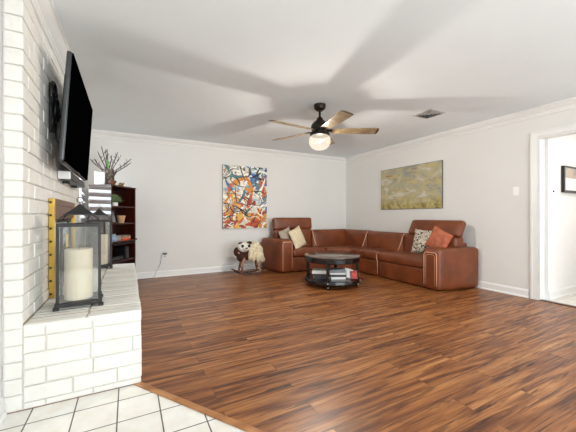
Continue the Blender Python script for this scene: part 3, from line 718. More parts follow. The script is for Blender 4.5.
obj('leaves', bm, M['leaf'], t)
t = thing('dish', 'brown glazed bowl at the foot of the woven vase', 'bowl', onb(0.105, 0.052, BH+0.001), 0)
bm = bmesh.new(); lathe(bm, [(0, 0), (0.022, 0), (0.026, 0.008), (0.046, 0.04), (0.050, 0.062), (0.046, 0.062), (0.040, 0.04), (0, 0.014)], 24); autosmooth(obj('bowl_body', bm, M['bowl'], t))
t = thing('gold_figurine', 'small antique gold animal figurine on the right of the bookcase top', 'figurine', onb(0.36, 0.10, BH+0.001), BR)
bm = bmesh.new(); ellipsoid(bm, (0, 0, 0.035), (0.052, 0.022, 0.022)); ellipsoid(bm, (0.058, 0, 0.052), (0.018, 0.015, 0.016)); ellipsoid(bm, (-0.01, 0, 0.05), (0.022, 0.018, 0.014))
obj('body', bm, M['gold'], t, smooth=True)
for sx in (-1, 1):
    for sy in (-1, 1):
        bm = bmesh.new(); tube(bm, [(sx*0.032, sy*0.011, 0.032), (sx*0.038, sy*0.013, 0.0)], 0.007, 6, 0.006); obj('leg', bm, M['gold'], t)

# ------------------------------------------------------------------ leather sectional sofa
sf = thing('sectional_sofa', 'brown leather corner sofa with raised headrests under the paintings', 'sofa', (0, 0, 0))
LM = M['leather']
AX0, AX1 = 2.50, 2.745; AYF = 4.935; BYN, BYF = 2.715, 2.975; BXF = 3.85; SB = 5.60; SR = 4.565
# bases
obj('base_panel', softbm(2.72, 3.50, 4.955, 5.50, 0.014, 0.285, r=0.012, n=6), LM, sf, smooth=True)
bm = bmesh.new(); prism(bm, [(3.503, 4.958), (3.868, 4.60), (3.868, 4.503), (4.45, 4.503), (4.45, 5.50), (3.503, 5.50)], 0.014, 0.285); obj('base_panel', bm, LM, sf, bevel=0.01)
obj('base_panel', softbm(3.868, 4.45, 3.915, 4.50, 0.014, 0.285, r=0.012, n=6), LM, sf, smooth=True)
obj('base_panel', softbm(3.868, 4.45, 2.96, 3.910, 0.014, 0.285, r=0.012, n=6), LM, sf, smooth=True)
# seats
obj('seat_cushion', softbm(2.742, 3.500, 4.935, 5.42, 0.285, 0.44, r=0.05, bulge=(0, 0.008, 0.02), n=12), LM, sf, smooth=True)
bm = bmesh.new(); prism(bm, [(3.505, 4.94), (3.852, 4.60), (3.852, 4.425), (4.36, 4.425), (4.36, 5.42), (3.505, 5.42)], 0.285, 0.437)
o = obj('seat_cushion', bm, LM, sf, bevel=0.035); o.modifiers['bevel'].segments = 4
obj('seat_cushion', softbm(3.845, 4.36, 3.912, 4.42, 0.285, 0.44, r=0.05, bulge=(0.008, 0, 0.02), n=12), LM, sf, smooth=True)
obj('seat_cushion', softbm(3.840, 4.36, 2.970, 3.905, 0.285, 0.44, r=0.05, bulge=(0.01, 0, 0.022), n=14), LM, sf, smooth=True)
# backs
def lean(cx, cy, ang, axis):
    return Matrix.Translation((cx, cy, 0.42)) @ Matrix.Rotation(ang, 4, axis) @ Matrix.Translation((-cx, -cy, -0.42))
obj('backrest', softbm(2.56, 3.425, 5.34, 5.55, 0.30, 0.81, r=0.05, bulge=(0, 0.02, 0), n=12, m=lean(3, 5.45, -0.06, 'X')), LM, sf, smooth=True)
obj('backrest', softbm(3.43, 4.38, 5.33, 5.56, 0.30, 0.775, r=0.055, bulge=(0, 0.025, 0), n=12, m=lean(3.9, 5.45, -0.06, 'X')), LM, sf, smooth=True)
obj('backrest', softbm(4.28, 4.52, 4.655, 5.545, 0.30, 0.772, r=0.055, bulge=(0.025, 0, 0), n=12, m=lean(4.40, 5, 0.06, 'Y')), LM, sf, smooth=True)
obj('backrest', softbm(4.28, 4.52, 3.735, 4.65, 0.30, 0.765, r=0.055, bulge=(0.025, 0, 0), n=12, m=lean(4.40, 4, 0.06, 'Y')), LM, sf, smooth=True)
obj('backrest', softbm(4.28, 4.50, 2.76, 3.73, 0.30, 0.765, r=0.055, bulge=(0.02, 0, 0), n=12, m=lean(4.40, 3, 0.06, 'Y')), LM, sf, smooth=True)
# curved seams between the backs on the long side
for yy in (4.652, 3.732):
    bm = bmesh.new(); tube(bm, [(4.290, yy-0.0+0.10*(1-u)**2*1.0, 0.43+0.335*u) if False else (4.262+0.035*u+(0.03*max(0, u-0.8)*5), yy+0.09*(1-u)**1.6, 0.44+0.315*u) for u in [i/12 for i in range(13)]], 0.011, 8)
    obj('piping', bm, M['piping'], sf, smooth=True)
bm = bmesh.new(); tube(bm, [(3.430+0.09*(1-u)**1.6, 5.325+0.02*u, 0.44+0.33*u) for u in [i/12 for i in range(13)]], 0.011, 8); obj('piping', bm, M['piping'], sf, smooth=True)
# headrests
hm = Matrix.Translation((0, 5.42, 0.80)) @ Matrix.Rotation(-0.10, 4, 'X') @ Matrix.Translation((0, -5.42, -0.80))
obj('headrest', softbm(2.545, 3.435, 5.35, 5.47, 0.795, 1.035, r=0.035, bulge=(0, 0.012, 0.0), n=12, m=hm), LM, sf, smooth=True)
hm = Matrix.Translation((4.36, 0, 0.78)) @ Matrix.Rotation(0.50, 4, 'Y') @ Matrix.Translation((-4.38, 0, -0.78))
obj('headrest', softbm(4.30, 4.41, 2.70, 3.63, 0.73, 1.010, r=0.045, bulge=(0.012, 0, 0.0), n=12, m=hm), LM, sf, smooth=True)
for P in ([(4.40, 2.95, 0.66), (4.44, 2.95, 0.86)], [(4.40, 3.38, 0.66), (4.44, 3.38, 0.86)], [(2.75, 5.46, 0.66), (2.75, 5.47, 0.86)], [(3.2, 5.46, 0.66), (3.2, 5.47, 0.86)]):
    bm = bmesh.new(); tube(bm, P, 0.012); obj('headrest_post', bm, M['black'], sf)
# rear upholstery shelf (dark) behind the headrest on the near end
obj('back_frame', softbm(4.40, SR, BYN+0.03, 5.56, 0.06, 0.665, r=0.03, n=8), LM, sf, smooth=True)
obj('back_frame', softbm(AX0+0.02, 4.50, 5.44, SB, 0.06, 0.665, r=0.03, n=8), LM, sf, smooth=True)
# arms: the outer faces splay towards the wall
SHA = Matrix(((1, -0.25, 0, 0.25*AYF), (0, 1, 0, 0), (0, 0, 1, 0), (0, 0, 0, 1)))
SHB = Matrix(((1, 0, 0, 0), (-0.175, 1, 0, 0.175*BXF), (0, 0, 1, 0), (0, 0, 0, 1)))
obj('armrest', softbm(AX0, AX1, AYF, SB-0.03, 0.010, 0.632, r=0.05, bulge=(0.004, 0, 0.012), n=12, m=SHA), LM, sf, smooth=True)
obj('armrest', softbm(BXF-0.01, SR+0.035, BYN, BYF, 0.010, 0.605, r=0.05, bulge=(0, 0.004, 0.016), n=12, m=SHB), LM, sf, smooth=True)
bm = bmesh.new()   # piping framing the front of each arm
def rect_pipe(bm, f, a0, a1, b0, b1, r):
    P = []
    rr = 0.04
    def arc(ca, cb, s, e):
        for i in range(5):
            a = s+(e-s)*i/4; P.append(f(ca+rr*math.cos(a), cb+rr*math.sin(a)))
    P.append(f(a0, b0)); arc(a0+rr, b1-rr, PI, PI/2); arc(a1-rr, b1-rr, PI/2, 0); P.append(f(a1, b0))
    tube(bm, P, r, 8)
rect_pipe(bm, lambda a, b: (a, AYF-0.001, b), AX0+0.02, AX1-0.03, 0.06, 0.585, 0.0075)
obj('piping', bm, M['piping'], sf, smooth=True)
bm = bmesh.new(); rect_pipe(bm, lambda a, b: (BXF-0.012, a, b), BYN+0.035, BYF-0.02, 0.07, 0.545, 0.0075); obj('piping', bm, M['piping'], sf, smooth=True)
bm = bmesh.new(); rect_pipe(bm, lambda a, b: (BXF-0.010, a, b), BYN+0.065, BYF-0.05, 0.07, 0.515, 0.004); obj('piping', bm, M['piping'], sf, smooth=True)
bm = bmesh.new(); tube(bm, [(3.862, 3.910, 0.06), (3.862, 3.910, 0.28), (3.842, 3.910, 0.31), (3.840, 3.909, 0.40), (3.88, 3.908, 0.436)], 0.0075); obj('piping', bm, M['piping'], sf, smooth=True)
bm = bmesh.new(); tube(bm, [(3.503, 4.955, 0.06), (3.503, 4.955, 0.28)], 0.006); obj('piping', bm, M['piping'], sf, smooth=True)
for (x, y) in ((2.56, 5.0), (2.50, 5.5), (2.68, 5.0), (3.93, 2.78), (4.48, 2.74), (3.93, 2.92), (3.95, 3.91), (4.40, 5.45), (3.55, 5.02)):
    bm = bmesh.new(); lathe(bm, [(0, 0), (0.022, 0), (0.026, 0.02), (0, 0.02)], 14); obj('foot', bm, M['black'], sf, loc=(x, y, 0))

def throw_pillow(loc, rot, s, th, m, label):
    t = thing('throw_pillow', label, 'pillow', loc, 0, 'throw pillows on the leather sofa'); t.rotation_euler = rot
    bm = bmesh.new(); n = 18; G = {}
    for side in (1, -1):
        for i in range(n+1):
            for j in range(n+1):
                u, v = 2*i/n-1, 2*j/n-1; edge = i in (0, n) or j in (0, n)
                if edge and side == -1: G[(i, j, -1)] = G[(i, j, 1)]; continue
                k = 1-0.10*(1-max(abs(u), abs(v))**0) ; pin = 0.07
                x = u*s/2*(1-pin*(1-v*v)); z = v*s/2*(1-pin*(1-u*u))
                y = side*th/2*((1-u*u)*(1-v*v))**0.42
                y += 0.006*noise.noise(Vector((u*3+loc[0]*9, v*3, side)))*(0 if edge else 1)
                G[(i, j, side)] = bm.verts.new((x, y, z+s/2))
    for side in (1, -1):
        for i in range(n):
            for j in range(n): bm.faces.new([G[(i, j, side)], G[(i+1, j, side)], G[(i+1, j+1, side)], G[(i, j+1, side)]])
    obj('cover', bm, m, t, smooth=True)
    bm = bmesh.new(); b2 = []
    for i in range(n+1): b2.append((i, 0))
    for j in range(1, n+1): b2.append((n, j))
    for i in range(n-1, -1, -1): b2.append((i, n))
    for j in range(n-1, -1, -1): b2.append((0, j))
    P = []
    for i, j in b2:
        u, v = 2*i/n-1, 2*j/n-1; P.append((u*s/2*(1-0.07*(1-v*v)), 0, v*s/2*(1-0.07*(1-u*u))+s/2))
    tube(bm, P, 0.004, 6); obj('welt', bm, m, t, smooth=True)
    return t
throw_pillow((2.82, 5.20, 0.455), (-0.25, -0.25, 0.50), 0.38, 0.11, M['grey_pillow'], 'grey beige throw pillow behind the cream one at the left end of the sofa')
throw_pillow((3.02, 5.10, 0.455), (-0.30, -0.28, 0.50), 0.40, 0.12, M['cream_pillow'], 'cream nubby throw pillow leaning at the left end of the sofa')
throw_pillow((4.17, 3.24, 0.455), (-0.22, 0.05, -PI/2+0.12), 0.40, 0.13, M['leopard'], 'leopard print throw pillow at the right end of the sofa')
throw_pillow((4.06, 2.965, 0.545), (-0.15, 0.42, -PI/2-0.10), 0.35, 0.11, M['orange_pillow'], 'burnt orange throw pillow standing on its corner by the right armrest')

# ------------------------------------------------------------------ round coffee table
CT = Vector((2.819, 3.824, 0)); TR = 0.43
ct = thing('coffee_table', 'round two tier coffee table with taupe stone top in front of the sofa', 'coffee table', CT, -math.radians(28))
bm = bmesh.new(); lathe(bm, [(0, 0.448), (TR-0.006, 0.448), (TR, 0.452), (TR, 0.466), (TR-0.006, 0.470), (0, 0.470)], 64); autosmooth(obj('stone_top', bm, M['stone'], ct))
bm = bmesh.new(); lathe(bm, [(TR-0.05, 0.372), (TR-0.012, 0.372), (TR-0.005, 0.380), (TR-0.005, 0.440), (TR-0.012, 0.4475), (0, 0.4475), (0, 0.43), (TR-0.05, 0.43), (TR-0.05, 0.372)], 64); autosmooth(obj('apron', bm, M['espresso'], ct))
bm = bmesh.new(); lathe(bm, [(0, 0.06), (TR-0.02, 0.06), (TR-0.005, 0.07), (TR-0.005, 0.115), (TR-0.012, 0.125), (0, 0.125), ], 64); autosmooth(obj('lower_shelf', bm, M['espresso'], ct))
for k in range(4):
    a = math.radians(-107+90*k); m_ = Matrix.Rotation(a, 4, 'Z') @ Matrix.Translation((TR-0.045, 0, 0))
    obj('post', xf(box(-0.022, 0.022, -0.024, 0.024, 0.125, 0.375), m_), M['espresso'], ct, bevel=0.003)
    bm = bmesh.new(); lathe(bm, [(0, 0), (0.018, 0), (0.024, 0.02), (0.026, 0.06), (0, 0.06)], 16); obj('foot', bm, M['espresso'], ct, loc=(math.cos(a)*(TR-0.06), math.sin(a)*(TR-0.06), 0))
    for rr_, zz_ in ((TR-0.004, 0.092), (TR-0.036, 0.028)):
        bm = bmesh.new(); ellipsoid(bm, (math.cos(a)*rr_, math.sin(a)*rr_, zz_), (0.010, 0.010, 0.010), 10, 8); obj('nailhead', bm, M['nail'], ct)
ctm = Matrix.Translation(CT) @ Matrix.Rotation(-math.radians(28), 4, 'Z')
def ctp(x, y, z): return ctm @ Vector((x, y, z))
AR = -math.radians(28)
zs = 0.126
def tb(x, y, z, rz, l, w_, th, m, lab, cat='book'): book('book' if cat == 'book' else 'magazine', ctp(x, y, z), AR+rz, l, w_, th, m, lab, cat, 'books and magazines in the coffee table')
tb(-0.30, -0.20, zs, 0.0, 0.24, 0.18, 0.045, M['book_dark'], 'black cover book at the bottom of the left pile in the coffee table')
tb(-0.31, -0.19, zs+0.046, -0.05, 0.23, 0.17, 0.03, M['book_dark'], 'charcoal book in the middle of the left pile in the coffee table')
tb(-0.33, -0.20, zs+0.077, -0.14, 0.27, 0.19, 0.05, M['book_white'], 'thick white book on top of the left pile in the coffee table')
tb(-0.05, -0.24, zs, 0.05, 0.22, 0.17, 0.035, M['book_white'], 'white book at the bottom of the middle pile in the coffee table')
tb(-0.04, -0.23, zs+0.036, -0.03, 0.22, 0.17, 0.03, M['book_dark'], 'dark book second in the middle pile in the coffee table')
tb(-0.06, -0.23, zs+0.067, 0.06, 0.23, 0.18, 0.025, M['book_white'], 'white book third in the middle pile in the coffee table')
tb(-0.04, -0.21, zs+0.093, 0.18, 0.22, 0.17, 0.045, M['book_grey'], 'grey book on top of the middle pile in the coffee table')
for k, (dx, m_, lab) in enumerate(((0.205, M['book_white'], 'white booklet leaning right of the middle pile in the coffee table'), (0.240, M['mat'], 'pale booklet leaning against the red magazine in the coffee table'), (0.305, M['book_red'], 'red and white magazine leaning at the right of the coffee table'))):
    t = thing('magazine', lab, 'magazine', ctp(dx, -0.16-0.022*k, zs), AR+0.12, 'books and magazines in the coffee table')
    bm = bmesh.new(); bx(bm, -0.05, 0.05, 0, 0.006, 0, 0.14-0.01*k); bmesh.ops.transform(bm, matrix=Matrix.Rotation(-0.4, 4, 'X') @ Matrix.Rotation(0.25-0.1*k, 4, 'Y'), verts=bm.verts[:]); obj('cover', bm, m_, t)
    for v in t.children[0].data.vertices: pass
    zmin = min(v.co.z for v in t.children[0].data.vertices)
    for v in t.children[0].data.vertices: v.co.z -= zmin
tb(0.02, 0.0, zs, 0.3, 0.20, 0.16, 0.10, M['book_dark'], 'thick dark book behind the leaning magazines in the coffee table')

# ------------------------------------------------------------------ plush rocking animal
RA = Vector((1.98, 5.24, 0)); rk = thing('rocking_toy', 'plush brown and cream rocking animal with wooden rockers by the sofa', 'rocking toy', RA, math.radians(-6)); rk.scale = (1.07, 1.07, 1.07)
for s in (-1, 1):
    bm = bmesh.new(); tube(bm, [(-0.29+0.58*i/14, s*0.105, 0.012+0.07*((i-7)/7)**2) for i in range(15)], 0.012, 8); obj('rocker', bm, M['darkwood'], rk, smooth=True)
for sx in (-1, 1):
    for sy in (-1, 1):
        bm = bmesh.new(); tube(bm, [(sx*0.115, sy*0.085, 0.29), (sx*0.165, sy*0.105, 0.035)], 0.024, 10, 0.018); obj('leg', bm, M['toywood'], rk, smooth=True)
for xx, zz in ((-0.145, 0.125), (0.145, 0.125), (0.0, 0.018)):
    bm = bmesh.new(); tube(bm, [(xx, -0.12, zz), (xx, 0.12, zz)], 0.011); obj('crossbar', bm, M['darkwood'], rk)
def plush(name, parts, m, parent, vox=0.012, disp=0.006, sz=0.02):
    bm = bmesh.new()
    for c, r in parts: ellipsoid(bm, c, r, 18, 12)
    o = obj(name, bm, m, parent, smooth=True)
    a = o.modifiers.new('remesh', 'REMESH'); a.mode = 'VOXEL'; a.voxel_size = vox; a.use_smooth_shade = True
    s = o.modifiers.new('smooth', 'SMOOTH'); s.iterations = 3
    tx = bpy.data.textures.new(name+'_tex', 'CLOUDS'); tx.noise_scale = sz
    d = o.modifiers.new('fur', 'DISPLACE'); d.texture = tx; d.strength = disp; d.mid_level = 0.5
    return o
plush('body', [((0, 0, 0.34), (0.20, 0.115, 0.10)), ((-0.13, 0, 0.38), (0.10, 0.10, 0.12)), ((0.13, 0, 0.35), (0.11, 0.11, 0.11)), ((-0.16, -0.03, 0.30), (0.07, 0.09, 0.08))], M['brownplush'], rk)
plush('wool_fleece', [((0.10, 0, 0.40), (0.14, 0.125, 0.125)), ((0.17, -0.02, 0.31), (0.075, 0.125, 0.11)), ((0.03, 0, 0.43), (0.10, 0.11, 0.11)), ((0.02, -0.08, 0.33), (0.05, 0.055, 0.10)), ((0.10, 0.0, 0.50), (0.085, 0.08, 0.06)), ((0.11, -0.09, 0.32), (0.06, 0.05, 0.09)), ((0.20, -0.06, 0.25), (0.04, 0.05, 0.06)), ((-0.03, -0.115, 0.33), (0.022, 0.03, 0.10)), ((0.04, -0.13, 0.30), (0.024, 0.03, 0.10)), ((0.12, -0.13, 0.28), (0.026, 0.03, 0.09)), ((0.235, -0.03, 0.24), (0.035, 0.05, 0.05))], M['wool'], rk, disp=0.022, sz=0.018)
hd = plush('head', [((-0.12, -0.10, 0.475), (0.105, 0.085, 0.085)), ((-0.06, -0.08, 0.50), (0.06, 0.06, 0.05)), ((-0.17, -0.08, 0.48), (0.06, 0.06, 0.07))], M['whiteplush'], rk, disp=0.008)
bm = bmesh.new(); ellipsoid(bm, (-0.105, -0.185, 0.455), (0.045, 0.03, 0.032)); obj('muzzle', bm, M['whiteplush'], rk, smooth=True)
bm = bmesh.new(); ellipsoid(bm, (-0.105, -0.212, 0.465), (0.020, 0.012, 0.014)); obj('nose', bm, M['eyeblack'], rk, smooth=True)
for dx in (-0.16, -0.05):
    bm = bmesh.new(); ellipsoid(bm, (dx, -0.172, 0.500), (0.024, 0.014, 0.026)); obj('eye', bm, M['eyeblack'], rk, smooth=True)
for (c, r) in (((-0.235, -0.07, 0.40), (0.055, 0.04, 0.075)), ((-0.03, -0.10, 0.545), (0.05, 0.03, 0.028)), ):
    bm = bmesh.new(); ellipsoid(bm, c, r); obj('ear', bm, M['brownplush'], rk, smooth=True)
bm = bmesh.new(); ellipsoid(bm, (-0.16, -0.08, 0.535), (0.055, 0.05, 0.025)); obj('forelock', bm, M['brownplush'], rk, smooth=True)
bm = bmesh.new(); tube(bm, [(-0.22, -0.16, 0.385), (-0.22, 0.13, 0.385)], 0.014, 10); obj('handle', bm, M['toywood'], rk, smooth=True)

# ------------------------------------------------------------------ ceiling fan
fan = thing('ceiling_fan', 'five blade bronze ceiling fan with lit glass globe', 'ceiling fan', FAN)
bm = bmesh.new(); lathe(bm, [(0, 0), (0.072, 0), (0.075, -0.02), (0.066, -0.055), (0.035, -0.078), (0, -0.078)], 32); autosmooth(obj('canopy', bm, M['fanmetal'], fan))
bm = bmesh.new(); lathe(bm, [(0, -0.07), (0.014, -0.07), (0.014, -0.175), (0, -0.175)], 16); obj('downrod', bm, M['fanmetal'], fan, smooth=True)
bm = bmesh.new(); lathe(bm, [(0, -0.155), (0.03, -0.160), (0.045, -0.19), (0.085, -0.225), (0.105, -0.255), (0.110, -0.29), (0.100, -0.315), (0, -0.315)], 36); autosmooth(obj('motor_housing', bm, M['fanmetal'], fan), 50)
bm = bmesh.new(); lathe(bm, [(0, -0.315), (0.06, -0.315), (0.06, -0.345), (0.118, -0.355), (0.122, -0.375), (0.110, -0.385), (0, -0.385)], 36); autosmooth(obj('light_fitter', bm, M['fanmetal'], fan))
bm = bmesh.new(); lathe(bm, [(0.105, -0.384), (0.124, -0.405), (0.134, -0.44), (0.130, -0.48), (0.105, -0.525), (0.06, -0.552), (0, -0.560)], 36); obj('glass_globe', bm, M['globe'], fan, smooth=True)
bm = bmesh.new(); ellipsoid(bm, (0, 0, LAMP_DZ+0.0), (0.009, 0.009, 0.012)); bulb = obj('bulb', bm, M['bulb'], fan, smooth=True)
TH0 = -0.6; yawr = -math.radians(28.03)
for k in range(5):
    a = math.radians(TH0+72*k)+yawr
    m_ = Matrix.Rotation(a, 4, 'Z') @ Matrix.Translation((0, 0, -0.325)) @ Matrix.Rotation(math.radians(-12), 4, 'X')
    bm = bmesh.new(); n = 16; top = []; bot = []
    def hwid(x):
        u = (x-0.15)/(0.715-0.15); w_ = 0.052+0.022*min(1, u*1.4)
        if u > 0.93: w_ *= math.sqrt(max(0.0, 1-((u-0.93)/0.07)**2*0.75))
        return w_
    xs = [0.15+0.565*(i/n) for i in range(n+1)]
    ol = [(x, hwid(x)) for x in xs]+[(x, -hwid(x)) for x in xs[::-1]]
    prism(bm, ol, -0.004, 0.004); xf(bm, m_)
    o = obj('blade', bm, M['blade'], fan, bevel=0.0015)
    ed = bmesh.new(); prism(ed, [(0.690, 0.0745), (0.706, 0.068), (0.717, 0.035), (0.717, -0.035), (0.706, -0.068), (0.690, -0.0745)], -0.0048, -0.0005); xf(ed, m_)
    obj('blade_tip', ed, M['bladetip'], o)
    bm = bmesh.new(); prism(bm, [(0.085, 0.022), (0.16, 0.034), (0.215, 0.018), (0.215, -0.018), (0.16, -0.034), (0.085, -0.022)], 0.004, 0.010); xf(bm, m_); obj('blade_bracket', bm, M['fanmetal'], fan)

# ceiling vent
VC = Vector((3.56, 2.66, H)); vt = thing('ceiling_vent', 'square white ceiling air vent with dark slots', 'vent', VC)
bm = bmesh.new(); s = 0.15
for a, b, c, d in ((-s, s, -s, -s+0.022), (-s, s, s-0.022, s), (-s, -s+0.022, -s+0.022, s-0.022), (s-0.022, s, -s+0.022, s-0.022)): bx(bm, a, b, c, d, -0.008, 0)
obj('frame', bm, M['ventwhite'], vt, bevel=0.002)
obj('backing', box(-s+0.022, s-0.022, -s+0.022, s-0.022, -0.0012, -0.0002), M['ventdark'], vt)
bm = bmesh.new()
for k, a in enumerate((0.118, 0.086, 0.054, 0.024)):      # nested sloping rings
    ins = 0.013
    o_ = [bm.verts.new((x*a, y*a, -0.004)) for x, y in ((-1, -1), (1, -1), (1, 1), (-1, 1))]; i_ = [bm.verts.new((x*(a-ins), y*(a-ins), -0.016)) for x, y in ((-1, -1), (1, -1), (1, 1), (-1, 1))]
    o2 = [bm.verts.new(v.co+Vector((0, 0, 0.002))) for v in o_]; i2 = [bm.verts.new(v.co+Vector((0, 0, 0.002))) for v in i_]
    for q in range(4):
        n_ = (q+1) % 4
        bm.faces.new([o_[q], o_[n_], i_[n_], i_[q]]); bm.faces.new([o2[q], i2[q], i2[n_], o2[n_]]); bm.faces.new([o_[q], o2[q], o2[n_], o_[n_]]); bm.faces.new([i_[q], i_[n_], i2[n_], i2[q]])
obj('louvres', bm, M['louvre'], vt)

# ------------------------------------------------------------------ pictures, switches, outlet
p = thing('painting', 'large upright abstract canvas splashed with orange, blue and black on the back wall', 'painting', (1.597, YB, 0.825))
obj('stretcher', box(0, 0.925, -0.034, -0.001, 0, 1.235), M['canvasedge'], p)
obj('canvas', box(-0.001, 0.926, -0.0365, -0.034, -0.001, 1.236), M['art1'], p)
def strokes(p, W_, H_):
    rnd = random.Random(21)
    pal = {'or': srgb(214, 132, 24), 'ro': srgb(196, 76, 26), 'rd': srgb(150, 46, 24), 'bk': srgb(22, 21, 24), 'wh': srgb(240, 236, 224), 'bl': srgb(58, 104, 158), 'tl': srgb(70, 112, 118), 'lb': srgb(150, 186, 206), 'gy': srgb(120, 124, 126), 'yl': srgb(222, 172, 60)}
    mats = {k: mat('paint '+k, v, 0.5, noise_amt=0.08, nscale=30) for k, v in pal.items()}; keys = list(pal)
    bm = bmesh.new(); cnt = [0]; lay = [0.0370]
    def stroke(cx, cz, L, w_, ang, curv, key):
        lay[0] += 0.00003; n = 12; y = -lay[0]; row = []
        a = ang; x, z = cx, cz; pts = []
        for i in range(n+1):
            pts.append((x, z, a)); x += L/n*math.cos(a); z += L/n*math.sin(a); a += curv/n
        for i, (x, z, a) in enumerate(pts):
            ww = w_/2*(0.35+0.65*math.sin(PI*min(1, (i+0.6)/(n+0.6))))*(1+rnd.uniform(-0.25, 0.25))
            A = (min(W_-0.003, max(0.003, x-math.sin(a)*ww)), y, min(H_-0.003, max(0.003, z+math.cos(a)*ww)))
            B = (min(W_-0.003, max(0.003, x+math.sin(a)*ww)), y, min(H_-0.003, max(0.003, z-math.cos(a)*ww)))
            row.append((bm.verts.new(A), bm.verts.new(B)))
        for (a1, b1), (a2, b2) in zip(row, row[1:]):
            f = bm.faces.new([a1, b1, b2, a2]); f.material_index = keys.index(key)
    def rs(n, x0, x1, z0, z1, cols, L0, L1, w0, w1):
        for _ in range(n): stroke(rnd.uniform(x0, x1), rnd.uniform(z0, z1), rnd.uniform(L0, L1), rnd.uniform(w0, w1), rnd.uniform(0, 2*PI), rnd.uniform(-2.6, 2.6), rnd.choice(cols))
    rs(40, 0, W_, 0.3, H_, ['wh', 'gy', 'lb', 'wh', 'tl'], 0.2, 0.5, 0.04, 0.10)
    rs(34, 0, W_, 0, 0.30, ['ro', 'rd', 'or', 'ro', 'yl'], 0.15, 0.4, 0.05, 0.10)
    rs(16, 0.45, W_, 0.85, H_, ['bl', 'tl', 'lb', 'bl'], 0.15, 0.4, 0.04, 0.09)
    rs(12, 0.72, W_, 0.35, H_, ['bl', 'tl', 'gy'], 0.15, 0.35, 0.03, 0.07)
    rs(22, 0, W_, 0.1, 0.9, ['or', 'yl', 'or', 'ro'], 0.15, 0.45, 0.03, 0.07)
    rs(26, 0, W_, 0.1, H_, ['wh'], 0.15, 0.45, 0.02, 0.05)
    stroke(0.10, 0.62, 0.62, 0.085, 1.45, -1.6, 'or'); stroke(0.12, 0.72, 0.16, 0.11, 1.3, 0.3, 'ro')
    stroke(0.40, 1.02, 0.50, 0.08, -0.5, -1.5, 'or'); stroke(0.50, 0.42, 0.24, 0.11, 1.1, 0.4, 'ro'); stroke(0.62, 0.44, 0.12, 0.08, 1.2, 0.2, 'rd')
    stroke(0.52, 1.06, 0.22, 0.11, -0.3, 0.5, 'bl'); stroke(0.05, 0.95, 0.26, 0.05, -1.2, 0.7, 'bl'); stroke(0.30, 0.50, 0.34, 0.05, 0.7, 0.9, 'tl')
    stroke(0.05, 0.32, 0.40, 0.06, 0.5, 0.9, 'or'); stroke(0.03, 0.05, 0.30, 0.09, 0.2, 0.4, 'rd'); stroke(0.45, 0.07, 0.35, 0.09, 0.1, 0.3, 'ro')
    stroke(0.36, 0.72, 0.26, 0.10, 1.3, -0.6, 'wh'); stroke(0.22, 1.14, 0.40, 0.07, -0.1, -0.4, 'wh')
    rs(34, 0, W_, 0, H_, ['bk'], 0.15, 0.5, 0.010, 0.026)
    rs(40, 0, W_, 0, H_, ['bk', 'wh', 'gy', 'ro'], 0.08, 0.25, 0.008, 0.02)
    rs(16, 0, W_, 0, 0.6, ['bk', 'bk', 'wh'], 0.12, 0.35, 0.012, 0.03)
    rs(8, 0, W_, 0.95, H_, ['bk'], 0.12, 0.3, 0.02, 0.04)
    obj('paint_strokes', bm, [mats[k] for k in keys], p)
strokes(p, 0.925, 1.235)
p = thing('painting', 'wide hazy yellow green canvas over the sofa on the right wall', 'painting', (XR, 3.185, 1.20))
obj('stretcher', box(-0.024, -0.001, 0, 1.365, 0, 0.80), M['canvasedge'], p)
obj('canvas', box(-0.0265, -0.024, 0.006, 1.359, 0.006, 0.794), M['art2'], p)
bm = bmesh.new(); bx(bm, -0.0275, -0.0265, 1.06, 1.22, 0.655, 0.668); obj('red_stroke', bm, mat('red paint', srgb(170, 50, 36), 0.5), p)
p = thing('framed_print', 'black framed print on the bright wall beyond the doorway', 'picture', (5.10, 1.82, 1.385))
bm = bmesh.new(); fw = 0.03; Wp, Hp = 0.62, 0.355
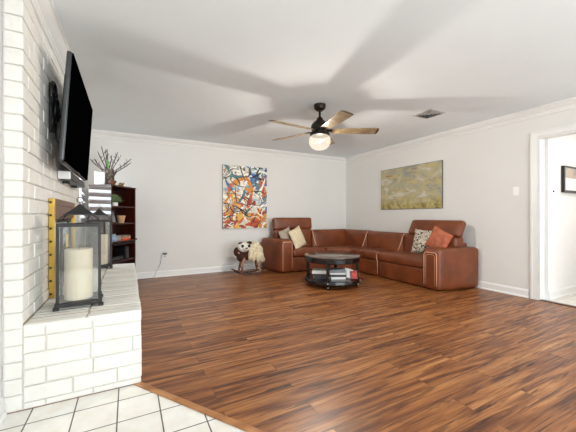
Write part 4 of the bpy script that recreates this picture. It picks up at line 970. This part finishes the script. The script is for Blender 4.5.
for a, b, c, d in ((0, fw, 0, Hp), (Wp-fw, Wp, 0, Hp), (fw, Wp-fw, 0, fw), (fw, Wp-fw, Hp-fw*0.6, Hp)): bx(bm, a, b, -0.035, 0, c, d)
obj('frame', bm, M['frameblack'], p); obj('mount', box(fw, Wp-fw, -0.02, -0.012, fw, Hp-fw*0.6), M['mat'], p)
obj('print', box(fw+0.02, Wp-fw, -0.022, -0.02, 0.20, Hp-fw*0.6-0.01), M['photo'], p)
def switch(loc, rz, label, plate, tog):
    t = thing('light_switch', label, 'light switch', loc, rz); obj('plate', box(-0.036, 0.036, -0.006, 0, -0.058, 0.058), plate, t, bevel=0.003)
    obj('toggle', box(-0.006, 0.006, -0.015, -0.006, -0.012, 0.012), tog, t); return t
switch((XR, 2.125, 1.405), -PI/2, 'white light switch plate on the right wall beside the doorway', M['plate'], M['plate'])
switch((4.86, 1.82, 1.39), 0, 'light switch on the bright wall beyond the doorway', M['plate'], M['ventdark'])
t = thing('wall_outlet', 'outlet low on the back wall with black plug', 'outlet', (0.57, YB, 0.385)); obj('plate', box(-0.036, 0.036, -0.005, 0, -0.058, 0.058), mat('outlet plate', srgb(219, 217, 214), 0.5, noise_amt=0.0), t, bevel=0.002)
bm = bmesh.new()
for z in (-0.025, 0.02): bx(bm, -0.008, 0.008, -0.0058, -0.0050, z-0.008, z+0.008)
obj('socket', bm, M['ventdark'], t)
t = thing('power_cord', 'thin cord with black plug hanging from the outlet to the baseboard', 'cord', (0.57, YB-0.007, 0.405))
bm = bmesh.new(); soft(bm, -0.042, 0.030, -0.034, 0.0, -0.014, 0.014, r=0.008, n=4); obj('plug', bm, M['black'], t, smooth=True)
bm = bmesh.new(); tube(bm, [(-0.035, -0.018, -0.002), (-0.06, -0.02, -0.03), (-0.068, -0.02, -0.12), (-0.075, -0.02, -0.17), (-0.11, -0.025, -0.23), (-0.145, -0.03, -0.29), (-0.165, -0.05, -0.37), (-0.20, -0.055, -0.398), (-0.32, -0.06, -0.401), (-0.42, -0.06, -0.401)], 0.0032, 6); obj('cable', bm, M['silver'], t, smooth=True)
